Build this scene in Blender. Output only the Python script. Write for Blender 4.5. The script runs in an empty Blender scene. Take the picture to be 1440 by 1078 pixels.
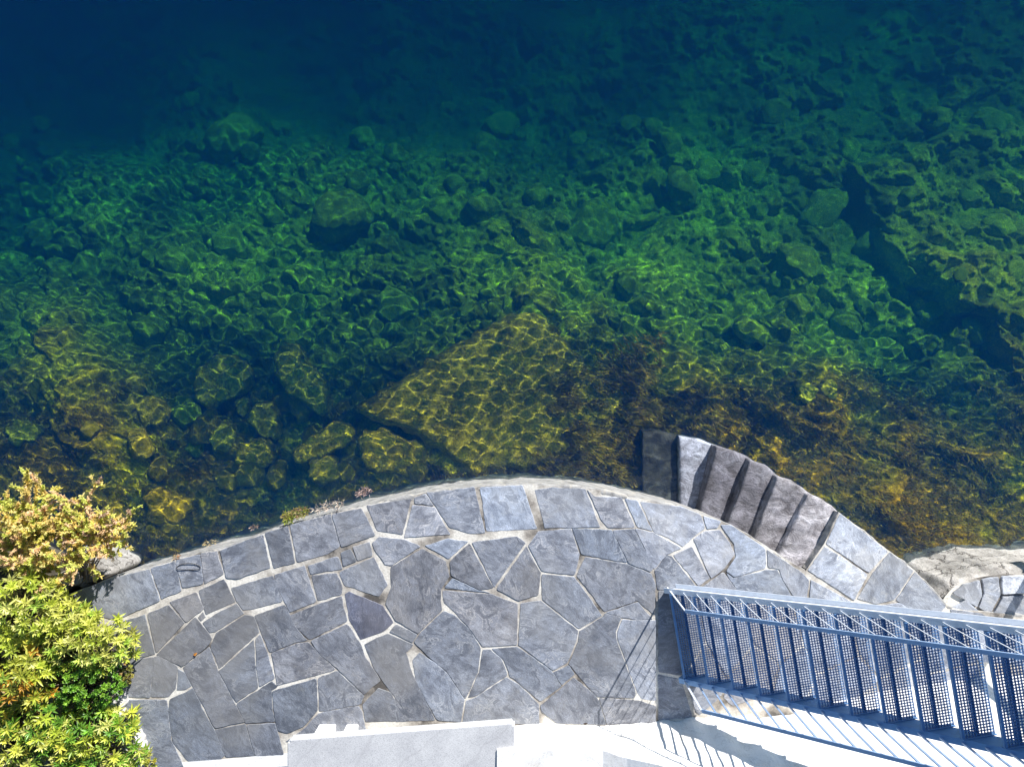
import bpy, bmesh, math, random
import numpy as np
from mathutils import Vector, Matrix, noise as mnoise

S = bpy.context.scene
COL = S.collection
H = 8.64            # camera height above the paving (m)
F = 960.0           # focal length in photo pixels
ZW = -0.95          # water level
U = H / F           # metres per photo pixel on the paving
R = math.radians
rnd = random.Random(7)
SUN_AZ, SUN_EL = R(29), R(26.5)

def W(px, py, z=0.0):
    """photo pixel -> world point at height z (straight-down view)"""
    s = (H - z) / F
    return Vector(((px - 720) * s, (539 - py) * s, z))

def WU(px, py, depth):
    """photo pixel -> world point below the water, refraction considered"""
    s = (H - ZW + depth / 1.33) / F
    return Vector(((px - 720) * s, (539 - py) * s, ZW - depth))

# ------------------------------------------------------------------ objects
def tag(o, label=None, cat=None, group=None, kind=None):
    if label: o['label'] = label
    if cat: o['category'] = cat
    if group: o['group'] = group
    if kind: o['kind'] = kind
    return o

def empty(name, loc, label, cat, group=None):
    o = bpy.data.objects.new(name, None); COL.objects.link(o)
    o.location = loc; o.empty_display_size = .1
    return tag(o, label, cat, group)

def mesh_obj(name, me, mat=None, parent=None, smooth=False, caustic=False):
    if mat: me.materials.append(mat)
    if smooth: me.polygons.foreach_set('use_smooth', [True] * len(me.polygons))
    o = bpy.data.objects.new(name, me); COL.objects.link(o)
    if parent:
        o.parent = parent
        o.matrix_parent_inverse = Matrix.Translation(parent.location).inverted()
    if caustic: o.cycles.is_caustics_receiver = True
    return o

class MB:
    """collects vertices, faces and per-vertex tints"""
    def __init__(s): s.v = []; s.f = []; s.c = []; s.uv = []
    def add(s, vs, fs, c=(1, 1, 1), uv=None):
        b = len(s.v)
        s.v += [tuple(v) for v in vs]; s.f += [[b + i for i in f] for f in fs]
        s.c += [c] * len(vs) if not isinstance(c, list) else c
        s.uv += uv if uv else [(v[0], v[1]) for v in vs]
    def box(s, c, ax, ay, az, c_=(1, 1, 1)):
        """box from centre and three half-axis vectors"""
        c = Vector(c); ax = Vector(ax); ay = Vector(ay); az = Vector(az)
        vs = [c + i * ax + j * ay + k * az for k in (-1, 1) for j in (-1, 1) for i in (-1, 1)]
        s.add(vs, [(0, 2, 3, 1), (4, 5, 7, 6), (0, 1, 5, 4), (2, 6, 7, 3), (0, 4, 6, 2), (1, 3, 7, 5)], c_)
    def tube(s, pts, rad, n=6, c=(1, 1, 1)):
        pts = [Vector(p) for p in pts]
        rad = rad if isinstance(rad, (list, tuple)) else [rad] * len(pts)
        vs = []; fs = []
        for i, p in enumerate(pts):
            d = (pts[min(i + 1, len(pts) - 1)] - pts[max(i - 1, 0)]).normalized()
            a = d.orthogonal().normalized(); b = d.cross(a)
            vs += [p + rad[i] * (math.cos(6.2832 * k / n) * a + math.sin(6.2832 * k / n) * b) for k in range(n)]
        for i in range(len(pts) - 1):
            for k in range(n):
                fs.append((i * n + k, i * n + (k + 1) % n, (i + 1) * n + (k + 1) % n, (i + 1) * n + k))
        fs.append(tuple(range(n - 1, -1, -1))); fs.append(tuple(range(len(vs) - n, len(vs))))
        s.add(vs, fs, c)
    def build(s, name, mat, parent=None, smooth=False, caustic=False, bevel=0):
        me = bpy.data.meshes.new(name)
        me.from_pydata(s.v, [], s.f)
        me.validate(clean_customdata=False)
        a = me.color_attributes.new('tint', 'FLOAT_COLOR', 'POINT')
        a.data.foreach_set('color', np.array([(c[0], c[1], c[2], 1) for c in s.c], dtype=np.float32).ravel())
        uvl = me.uv_layers.new(name='cleft')
        li = np.zeros(len(me.loops), dtype=np.int32); me.loops.foreach_get('vertex_index', li)
        uvl.data.foreach_set('uv', np.array(s.uv, dtype=np.float32)[li].ravel())
        o = mesh_obj(name, me, mat, parent, smooth, caustic)
        if bevel:
            m = o.modifiers.new('bevel', 'BEVEL'); m.width = bevel; m.segments = 2; m.limit_method = 'ANGLE'
        return o

# ------------------------------------------------------------------ noise (numpy)
_lat = np.random.default_rng(5).random((256, 256))
def vnoise(x, y):
    xi = np.floor(x).astype(int); yi = np.floor(y).astype(int)
    fx = x - xi; fy = y - yi
    fx = fx * fx * (3 - 2 * fx); fy = fy * fy * (3 - 2 * fy)
    g = lambda i, j: _lat[(xi + i) & 255, (yi + j) & 255]
    return (g(0, 0) * (1 - fx) + g(1, 0) * fx) * (1 - fy) + (g(0, 1) * (1 - fx) + g(1, 1) * fx) * fy
def fbm(x, y, o=4, gain=.5):
    t = 0; a = 1; n = 0
    for k in range(o):
        t = t + a * (vnoise(x + 17.3 * k, y + 9.1 * k) - .5); n += a; a *= gain; x = x * 2.03; y = y * 2.03
    return t / n * 2
def ridged(x, y, o=4):
    t = 0; a = 1; n = 0
    for k in range(o):
        t = t + a * (1 - np.abs(2 * vnoise(x + 31.7 * k, y + 5.9 * k) - 1)); n += a; a *= .5; x = x * 2.07; y = y * 2.07
    return t / n
def worley(x, y):
    """F1, F2 and the id of the nearest cell"""
    xi = np.floor(x).astype(int); yi = np.floor(y).astype(int)
    f1 = np.full(x.shape, 9.); f2 = np.full(x.shape, 9.); cid = np.zeros(x.shape)
    for i in (-1, 0, 1):
        for j in (-1, 0, 1):
            cx = (xi + i) & 255; cy = (yi + j) & 255
            d = np.hypot(xi + i + _lat[cx, cy] - x, yi + j + _lat[cy, (cx + 91) & 255] - y)
            near = d < f1
            f2 = np.where(near, f1, np.minimum(f2, d)); cid = np.where(near, _lat[(cx + 7) & 255, (cy + 133) & 255], cid)
            f1 = np.where(near, d, f1)
    return f1, f2, cid

# ------------------------------------------------------------------ materials
def new_mat(name):
    m = bpy.data.materials.new(name); m.use_nodes = True
    nt = m.node_tree; b = nt.nodes['Principled BSDF']
    return m, nt, b
def nd(nt, t, **kw):
    n = nt.nodes.new(t)
    for k, v in kw.items():
        if k.startswith('i_'):
            key = k[2:].replace('_', ' ')
            n.inputs[key].default_value = v
        else: setattr(n, k, v)
    return n
def ramp(nt, src, stops):
    r = nt.nodes.new('ShaderNodeValToRGB')
    while len(r.color_ramp.elements) < len(stops): r.color_ramp.elements.new(.5)
    for e, (p, c) in zip(r.color_ramp.elements, stops):
        e.position = p; e.color = (*c, 1) if len(c) == 3 else c
    nt.links.new(src, r.inputs[0]); return r
def mix(nt, fac, a, b, mode='MIX'):
    n = nt.nodes.new('ShaderNodeMix'); n.data_type = 'RGBA'; n.blend_type = mode
    for inp, val in ((n.inputs[0], fac), (n.inputs[6], a), (n.inputs[7], b)):
        if hasattr(val, 'is_linked'): nt.links.new(val, inp)
        else: inp.default_value = val if isinstance(val, float) else (*val, 1)
    return n.outputs[2]
def noise_tex(nt, vec, scale, detail=6, rough=.55, dist=0.0):
    n = nt.nodes.new('ShaderNodeTexNoise'); n.inputs['Scale'].default_value = scale
    n.inputs['Detail'].default_value = detail; n.inputs['Roughness'].default_value = rough; n.inputs['Distortion'].default_value = dist
    if vec is not None: nt.links.new(vec, n.inputs['Vector'])
    return n
def mapping(nt, vec, scale=(1, 1, 1), rot=(0, 0, 0)):
    n = nt.nodes.new('ShaderNodeMapping'); n.inputs['Scale'].default_value = scale; n.inputs['Rotation'].default_value = rot
    nt.links.new(vec, n.inputs['Vector']); return n.outputs[0]
def bump(nt, b, height, strength, dist, prev=None):
    n = nt.nodes.new('ShaderNodeBump'); n.inputs['Strength'].default_value = strength; n.inputs['Distance'].default_value = dist
    nt.links.new(height, n.inputs['Height'])
    if prev is not None: nt.links.new(prev, n.inputs['Normal'])
    nt.links.new(n.outputs[0], b.inputs['Normal']); return n.outputs[0]
def coords(nt, kind='Object'):
    return nt.nodes.new('ShaderNodeTexCoord').outputs[kind]
def attr(nt, name):
    n = nt.nodes.new('ShaderNodeAttribute'); n.attribute_name = name; return n.outputs['Color']

def mat_slate():
    """cleft slate flags: each stone has its own grain direction (uv) and tint"""
    m, nt, b = new_mat('slate')
    uvn = nt.nodes.new('ShaderNodeUVMap'); uvn.uv_map = 'cleft'; uv = uvn.outputs[0]
    big = noise_tex(nt, uv, 1.9, 6, .62, .6)
    mid = noise_tex(nt, mapping(nt, uv, (5, 8, 1)), 1.0, 8, .66, 1.0)
    cle = noise_tex(nt, mapping(nt, uv, (9, 22, 1)), 1.0, 9, .72, 1.6)
    fin = noise_tex(nt, uv, 75, 5, .75)
    base = ramp(nt, big.outputs[0], [(.25, (.136, .149, .178)), (.5, (.200, .216, .250)), (.75, (.295, .312, .346))])
    c = mix(nt, .8, base.outputs[0], ramp(nt, mid.outputs[0], [(.3, (.46, .46, .49)), (.5, (.97, .97, .97)), (.68, (1.55, 1.55, 1.55))]).outputs[0], 'MULTIPLY')
    c = mix(nt, .6, c, ramp(nt, cle.outputs[0], [(.3, (.55, .55, .57)), (.5, (.95, .95, .96)), (.7, (1.6, 1.6, 1.6))]).outputs[0], 'MULTIPLY')
    c = mix(nt, .75, c, ramp(nt, fin.outputs[0], [(.32, (.55, .55, .57)), (.5, (.97, .97, .97)), (.68, (1.5, 1.5, 1.5))]).outputs[0], 'MULTIPLY')
    vein = ramp(nt, mid.outputs[0], [(.478, (0, 0, 0)), (.5, (.75, .75, .75)), (.522, (0, 0, 0))])
    vm = noise_tex(nt, uv, 3.1, 3, .5)
    vmask = ramp(nt, vm.outputs[0], [(.44, (0, 0, 0)), (.62, (1, 1, 1))])
    c = mix(nt, mix(nt, 1.0, vein.outputs[0], vmask.outputs[0], 'MULTIPLY'), c, (.55, .55, .56))
    lich = noise_tex(nt, coords(nt), 5, 6, .7)
    st = noise_tex(nt, coords(nt), .75, 5, .6, .5)
    c = mix(nt, ramp(nt, st.outputs[0], [(.48, (0, 0, 0)), (.66, (.55, .55, .55))]).outputs[0], c, (.27, .262, .25))
    lm = ramp(nt, lich.outputs[0], [(.56, (0, 0, 0)), (.72, (.5, .5, .5))])
    c = mix(nt, lm.outputs[0], c, (.34, .335, .325))
    c = mix(nt, 1.0, c, attr(nt, 'tint'), 'MULTIPLY')
    nt.links.new(c, b.inputs['Base Color'])
    b.inputs['Roughness'].default_value = .55
    b1 = bump(nt, b, cle.outputs[0], .30, .008)
    bump(nt, b, fin.outputs[0], .35, .004, b1)
    return m

def mat_mortar():
    m, nt, b = new_mat('mortar')
    co = coords(nt)
    n1 = noise_tex(nt, co, 1.7, 6, .6); n2 = noise_tex(nt, co, 40, 4, .6)
    c = ramp(nt, n1.outputs[0], [(.36, (.10, .09, .08)), (.45, (.40, .36, .31)), (.56, (.74, .70, .62)), (.7, (.80, .77, .70))])
    c2 = mix(nt, .6, c.outputs[0], ramp(nt, n2.outputs[0], [(.3, (.6, .6, .6)), (.65, (1.1, 1.1, 1.1))]).outputs[0], 'MULTIPLY')
    nt.links.new(c2, b.inputs['Base Color']); b.inputs['Roughness'].default_value = .9
    bump(nt, b, n2.outputs[0], .5, .006)
    return m

def mat_rubble():
    """laid rubble of the quay face"""
    m, nt, b = new_mat('rubble')
    co = coords(nt)
    v = nt.nodes.new('ShaderNodeTexVoronoi'); v.feature = 'DISTANCE_TO_EDGE'; v.inputs['Scale'].default_value = 2.6
    nt.links.new(mapping(nt, co, (1, 1, 1.9)), v.inputs['Vector'])
    n1 = noise_tex(nt, co, 7, 8, .7); n2 = noise_tex(nt, co, 45, 4, .7)
    c = ramp(nt, n1.outputs[0], [(.3, (.13, .125, .12)), (.5, (.29, .285, .28)), (.7, (.46, .45, .43))])
    j = ramp(nt, v.outputs['Distance'], [(.0, (1, 1, 1)), (.05, (0, 0, 0))])
    c = mix(nt, j.outputs[0], c.outputs[0], (.42, .39, .34))
    nt.links.new(c, b.inputs['Base Color']); b.inputs['Roughness'].default_value = .85
    b1 = bump(nt, b, n1.outputs[0], .8, .03); bump(nt, b, n2.outputs[0], .5, .006, b1)
    return m

def mat_stepstone():
    m, nt, b = new_mat('step_stone')
    co = coords(nt)
    n1 = noise_tex(nt, co, 2.1, 6, .65, .5); n2 = noise_tex(nt, mapping(nt, co, (5, 7.5, 8), (0, 0, .9)), 1.0, 9, .7, .8); n3 = noise_tex(nt, co, 55, 4, .7)
    c = ramp(nt, n1.outputs[0], [(.3, (.15, .14, .14)), (.5, (.27, .25, .255)), (.7, (.42, .40, .40))])
    c = mix(nt, .9, c.outputs[0], ramp(nt, n2.outputs[0], [(.33, (.32, .3, .3)), (.5, (1, 1, 1)), (.66, (1.7, 1.7, 1.72))]).outputs[0], 'MULTIPLY')
    c = mix(nt, .7, c, ramp(nt, n3.outputs[0], [(.3, (.6, .6, .6)), (.68, (1.4, 1.4, 1.4))]).outputs[0], 'MULTIPLY')
    c = mix(nt, 1.0, c, attr(nt, 'tint'), 'MULTIPLY')
    nt.links.new(c, b.inputs['Base Color']); b.inputs['Roughness'].default_value = .8
    b1 = bump(nt, b, n2.outputs[0], .9, .03); bump(nt, b, n3.outputs[0], .5, .005, b1)
    return m

def mat_bed(name, stops, fs=(9, 30, 9), stain=True):
    """weed-grown rock of the lake bed"""
    m, nt, b = new_mat(name)
    co = coords(nt, 'Object')
    n1 = noise_tex(nt, co, 1.3, 6, .62, .3); n2 = noise_tex(nt, co, 9, 7, .72, .4)
    n3 = noise_tex(nt, mapping(nt, co, fs, (0, 0, R(-35))), 1.0, 6, .7, 1.2)
    c = ramp(nt, n1.outputs[0], stops).outputs[0]
    c = mix(nt, .85, c, ramp(nt, n2.outputs[0], [(.3, (.35, .35, .35)), (.5, (.9, .9, .9)), (.7, (1.6, 1.55, 1.4))]).outputs[0], 'MULTIPLY')
    c = mix(nt, .7, c, ramp(nt, n3.outputs[0], [(.3, (.45, .45, .45)), (.68, (1.4, 1.35, 1.2))]).outputs[0], 'MULTIPLY')
    n4 = noise_tex(nt, co, 34, 5, .75)
    c = mix(nt, .8, c, ramp(nt, n4.outputs[0], [(.34, (.3, .3, .3)), (.5, (.85, .85, .85)), (.66, (2.0, 1.95, 1.6))]).outputs[0], 'MULTIPLY')
    c = mix(nt, 1.0, c, attr(nt, 'tint'), 'MULTIPLY')
    nt.links.new(c, b.inputs['Base Color']); b.inputs['Roughness'].default_value = .95
    b.inputs['Specular IOR Level'].default_value = .1
    bump(nt, b, n2.outputs[0], .7, .04)
    return m

def mat_plaster():
    m, nt, b = new_mat('white_plaster')
    co = coords(nt)
    n1 = noise_tex(nt, co, 1.6, 7, .62, .4); n2 = noise_tex(nt, co, 60, 4, .7); n3 = noise_tex(nt, mapping(nt, co, (3, 3, .7)), 1.5, 6, .7)
    c = ramp(nt, n1.outputs[0], [(.28, (.70, .67, .62)), (.45, (.83, .82, .80)), (.7, (.87, .87, .86))]).outputs[0]
    c = mix(nt, .5, c, ramp(nt, n3.outputs[0], [(.30, (.72, .69, .64)), (.42, (1, 1, 1))]).outputs[0], 'MULTIPLY')
    c = mix(nt, .5, c, ramp(nt, n2.outputs[0], [(.28, (.8, .8, .8)), (.5, (1, 1, 1))]).outputs[0], 'MULTIPLY')
    n5 = noise_tex(nt, co, 1.1, 8, .75, 1.2)
    crk = ramp(nt, n5.outputs[0], [(.494, (1, 1, 1)), (.5, (.35, .33, .31)), (.506, (1, 1, 1))])
    c = mix(nt, .55, c, crk.outputs[0], 'MULTIPLY')
    n6 = noise_tex(nt, co, 13, 5, .7)
    c = mix(nt, .6, c, ramp(nt, n6.outputs[0], [(.27, (.5, .46, .42)), (.36, (1, 1, 1))]).outputs[0], 'MULTIPLY')
    nt.links.new(c, b.inputs['Base Color']); b.inputs['Roughness'].default_value = .85
    b1 = bump(nt, b, n1.outputs[0], .4, .03); bump(nt, b, n2.outputs[0], .35, .005, b1)
    return m

def mat_granite():
    m, nt, b = new_mat('pale_granite')
    co = coords(nt)
    n1 = noise_tex(nt, co, 3, 6, .6); n2 = noise_tex(nt, co, 95, 3, .7)
    c = ramp(nt, n1.outputs[0], [(.3, (.48, .48, .49)), (.7, (.62, .62, .62))]).outputs[0]
    c = mix(nt, .8, c, ramp(nt, n2.outputs[0], [(.32, (.55, .55, .56)), (.5, (1, 1, 1)), (.7, (1.12, 1.12, 1.12))]).outputs[0], 'MULTIPLY')
    w = nt.nodes.new('ShaderNodeTexWave'); w.inputs['Scale'].default_value = .55; w.inputs['Distortion'].default_value = 6; w.inputs['Detail'].default_value = 4
    nt.links.new(mapping(nt, co, (1, 1, 1), (0, 0, R(35))), w.inputs['Vector'])
    c = mix(nt, ramp(nt, w.outputs['Fac'], [(.0, (.22, .22, .22)), (.012, (0, 0, 0))]).outputs[0], c, (.34, .33, .34))
    nt.links.new(c, b.inputs['Base Color']); b.inputs['Roughness'].default_value = .7
    bump(nt, b, n2.outputs[0], .25, .003)
    return m

def mat_steel(name, col, rough=.42, metal=.25):
    m, nt, b = new_mat(name)
    n = noise_tex(nt, coords(nt), 14, 6, .65)
    n2 = noise_tex(nt, coords(nt), 90, 3, .6)
    c = mix(nt, .6, col, ramp(nt, n.outputs[0], [(.3, (.72, .74, .78)), (.6, (1.05, 1.05, 1.05))]).outputs[0], 'MULTIPLY')
    nt.links.new(c, b.inputs['Base Color'])
    b.inputs['Metallic'].default_value = metal
    r = nt.nodes.new('ShaderNodeMapRange'); r.inputs['To Min'].default_value = rough - .1; r.inputs['To Max'].default_value = rough + .2
    nt.links.new(n.outputs[0], r.inputs[0]); nt.links.new(r.outputs[0], b.inputs['Roughness'])
    bump(nt, b, n2.outputs[0], .15, .002)
    return m

def mat_leaf(name, trans=.25, rough=.45):
    m, nt, b = new_mat(name)
    c = attr(nt, 'tint')
    n = noise_tex(nt, coords(nt), 30, 3, .5)
    c = mix(nt, .4, c, ramp(nt, n.outputs[0], [(.3, (.7, .7, .7)), (.7, (1.2, 1.2, 1.2))]).outputs[0], 'MULTIPLY')
    nt.links.new(c, b.inputs['Base Color']); b.inputs['Roughness'].default_value = rough
    t = nt.nodes.new('ShaderNodeBsdfTranslucent'); nt.links.new(c, t.inputs[0])
    ms = nt.nodes.new('ShaderNodeMixShader'); ms.inputs[0].default_value = trans
    nt.links.new(b.outputs[0], ms.inputs[1]); nt.links.new(t.outputs[0], ms.inputs[2])
    nt.links.new(ms.outputs[0], nt.nodes['Material Output'].inputs[0])
    return m

def mat_simple(name, stops, scale=8, rough=.9, bs=.5, bd=.02, tint=False):
    m, nt, b = new_mat(name)
    n = noise_tex(nt, coords(nt), scale, 8, .68, .3)
    c = ramp(nt, n.outputs[0], stops).outputs[0]
    if tint: c = mix(nt, 1.0, c, attr(nt, 'tint'), 'MULTIPLY')
    nt.links.new(c, b.inputs['Base Color']); b.inputs['Roughness'].default_value = rough
    bump(nt, b, n.outputs[0], bs, bd)
    return m

M_SLATE = mat_slate(); M_MORTAR = mat_mortar(); M_RUBBLE = mat_rubble(); M_STEP = mat_stepstone()
M_PLASTER = mat_plaster(); M_GRANITE = mat_granite()
M_STEEL = mat_steel('blue_grey_steel', (.36, .50, .72))
M_STEEL_D = mat_steel('dark_blue_steel', (.17, .33, .58))
M_STEEL_L = mat_steel('pale_steel', (.74, .78, .84), .45, .1)
M_BED = mat_bed('weedy_bed', [(.28, (.12, .13, .012)), (.46, (.30, .28, .020)), (.6, (.42, .36, .026)), (.75, (.60, .50, .05))])
M_ROCK = mat_bed('weedy_rock', [(.28, (.17, .19, .02)), (.5, (.38, .37, .035)), (.75, (.58, .54, .07))])
M_SLAB = mat_bed('ochre_slab', [(.28, (.30, .225, .028)), (.5, (.42, .315, .036)), (.75, (.54, .42, .055))], (4, 9, 4))
M_WEED = mat_leaf('waterweed', .2, .8)
M_LEAF = mat_leaf('leaf', .25, .4)
M_HEATH = mat_leaf('heath_leaf', .4, .6)
M_BARK = mat_simple('bark', [(.3, (.14, .105, .08)), (.7, (.36, .29, .23))], 30, .9, .5, .006)
M_TWIG = mat_simple('pale_twig', [(.3, (.30, .22, .18)), (.7, (.55, .44, .37))], 30, .9, .3, .003)
M_SOIL = mat_simple('soil', [(.3, (.025, .020, .013)), (.5, (.06, .05, .033)), (.72, (.13, .11, .08))], 5, .95, .8, .05)
def mat_crag():
    m, nt, b = new_mat('cracked_rock')
    co = coords(nt); wob = noise_tex(nt, co, 4, 4, .6)
    vv = nt.nodes.new('ShaderNodeVectorMath'); vv.operation = 'MULTIPLY_ADD'; nt.links.new(wob.outputs['Color'], vv.inputs[0]); vv.inputs[1].default_value = (.45, .45, .45); nt.links.new(co, vv.inputs[2])
    v = nt.nodes.new('ShaderNodeTexVoronoi'); v.feature = 'DISTANCE_TO_EDGE'; v.inputs['Scale'].default_value = 2.0; nt.links.new(mapping(nt, vv.outputs[0], (1, 1.6, 1.2)), v.inputs['Vector'])
    v2 = nt.nodes.new('ShaderNodeTexVoronoi'); v2.inputs['Scale'].default_value = 2.0; nt.links.new(mapping(nt, vv.outputs[0], (1, 1.6, 1.2)), v2.inputs['Vector'])
    n1 = noise_tex(nt, co, 9, 8, .7); n2 = noise_tex(nt, co, 60, 4, .7)
    c = ramp(nt, n1.outputs[0], [(.3, (.34, .325, .31)), (.5, (.54, .53, .51)), (.7, (.74, .73, .71))]).outputs[0]
    c = mix(nt, .5, c, ramp(nt, v2.outputs['Color'], [(.2, (.7, .68, .66)), (.8, (1.25, 1.22, 1.2))]).outputs[0], 'MULTIPLY')
    c = mix(nt, .7, c, ramp(nt, n2.outputs[0], [(.3, (.6, .6, .6)), (.68, (1.35, 1.35, 1.35))]).outputs[0], 'MULTIPLY')
    cr = ramp(nt, v.outputs['Distance'], [(.0, (.25, .25, .25)), (.03, (1, 1, 1))])
    c = mix(nt, cr.outputs[0], (.12, .10, .085), c)
    c = mix(nt, 1.0, c, attr(nt, 'tint'), 'MULTIPLY')
    nt.links.new(c, b.inputs['Base Color']); b.inputs['Roughness'].default_value = .88
    b1 = bump(nt, b, cr.outputs[0], .8, .02); b2 = bump(nt, b, n1.outputs[0], .8, .03, b1); bump(nt, b, n2.outputs[0], .4, .005, b2)
    return m
M_CRAG = mat_crag()
M_PALEROCK = mat_simple('pale_rock', [(.3, (.28, .265, .25)), (.5, (.46, .445, .43)), (.72, (.62, .61, .59))], 5, .85, .9, .05, True)

# ------------------------------------------------------------------ camera, sun, sky
cam = bpy.data.cameras.new('camera'); cam.sensor_width = 36; cam.lens = 36 * F / 1440
cam.clip_end = 500
co = bpy.data.objects.new('camera', cam); COL.objects.link(co); co.location = (0, 0, H)
S.camera = co
sl = bpy.data.lights.new('sun', 'SUN'); sl.energy = 5.0; sl.angle = R(.5); sl.color = (1, .965, .915)
sl.cycles.is_caustics_light = True
so = bpy.data.objects.new('sun', sl); COL.objects.link(so)
to_sun = Vector((math.sin(SUN_AZ) * math.cos(SUN_EL), math.cos(SUN_AZ) * math.cos(SUN_EL), math.sin(SUN_EL)))
so.rotation_euler = (-to_sun).to_track_quat('-Z', 'Y').to_euler(); so.location = to_sun * 30
wd = bpy.data.worlds.new('World'); S.world = wd; wd.use_nodes = True
sk = wd.node_tree.nodes.new('ShaderNodeTexSky'); sk.sky_type = 'NISHITA'; sk.sun_disc = False
sk.sun_elevation = SUN_EL; sk.sun_rotation = SUN_AZ; sk.air_density = 1.3; sk.dust_density = 0; sk.ozone_density = 6.0
wd.node_tree.links.new(sk.outputs[0], wd.node_tree.nodes['Background'].inputs[0])
wd.node_tree.nodes['Background'].inputs[1].default_value = .062
S.view_settings.view_transform = 'Standard'; S.view_settings.look = 'None'; S.view_settings.gamma = 1; S.view_settings.exposure = .78
S.cycles.max_bounces = 8; S.cycles.transmission_bounces = 8; S.cycles.volume_bounces = 2; S.cycles.diffuse_bounces = 3
S.cycles.sample_clamp_indirect = 4; S.cycles.sample_clamp_direct = 12
S.cycles.use_denoising = True

# ------------------------------------------------------------------ lake bed
CP = np.array([
 (-200,720,.4),(0,700,.45),(150,720,.55),(300,700,.5),(200,690,.42),(420,690,.75),(300,640,.85),(365,690,.7),(430,640,1.2),(500,690,.5),(525,632,.72),(480,668,.58),(600,670,.62),(700,670,.55),(800,670,.45),(900,650,.35),(1000,620,.42),(1150,680,.36),(1300,760,.25),(1440,770,.25),(1650,770,.3),
 (0,600,.95),(60,545,.75),(130,570,.6),(200,620,.5),(330,600,1.6),(450,540,1.7),(250,500,1.9),(600,540,1.0),(740,430,1.0),(850,540,.7),(960,520,.9),(930,600,.5),(1060,560,.75),(1150,600,.55),(1300,640,.55),(1440,600,.75),(1650,600,.8),
 (0,450,2.1),(200,400,1.9),(330,420,2.0),(450,400,2.2),(560,450,2.0),(700,370,2.1),(900,430,1.8),(1000,420,1.9),(1100,420,1.9),(1260,450,2.0),(1400,400,1.3),(1380,520,1.3),
 (0,300,3.6),(150,320,2.9),(300,290,2.9),(450,280,2.8),(600,280,2.7),(850,300,2.6),(1000,290,2.6),(1150,260,2.5),(1320,280,1.9),(1440,230,2.0),
 (0,200,5.2),(300,200,4.2),(600,180,3.9),(800,170,3.7),(1000,180,3.2),(1200,170,3.0),(1400,150,2.8),
 (0,90,8.0),(200,100,7.5),(450,90,6.6),(620,90,6.2),(760,90,5.0),(950,100,4.5),(1200,90,4.2),(1440,80,3.8),
 (0,-60,11),(400,-60,10),(800,-60,8.5),(1200,-60,7),(1500,-60,6),(-300,200,7),(-300,450,3),(1700,200,3),(1700,400,1.6),(700,-500,17),(0,-500,17),(1440,-500,15),(-600,-500,17),(2000,-500,14)], dtype=float)

def base_depth(u, v):
    u = np.asarray(u, float); v = np.asarray(v, float)
    uc = np.clip(u, -700, 2100); vc = np.clip(v, -600, 900)
    num = 0; den = 0
    for a, b, d in CP:
        r2 = (uc - a) ** 2 + (vc - b) ** 2
        w = np.exp(-r2 / (2 * 58.0 ** 2)) + 1e-4 / (1 + r2 / 2e4) ** 3
        num = num + w * d; den = den + w
    return num / den

def seg_dist(u, v, pts):
    """signed distance (left negative) to a polyline"""
    best = np.full(np.shape(u), 1e9); sg = np.zeros(np.shape(u))
    for (ax, ay), (bx, by) in zip(pts[:-1], pts[1:]):
        dx, dy = bx - ax, by - ay
        t = np.clip(((u - ax) * dx + (v - ay) * dy) / (dx * dx + dy * dy), 0, 1)
        d = np.hypot(u - ax - t * dx, v - ay - t * dy)
        s = np.sign(dx * (v - ay) - dy * (u - ax))
        m = d < best; best = np.where(m, d, best); sg = np.where(m, s, sg)
    return best * sg

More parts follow.
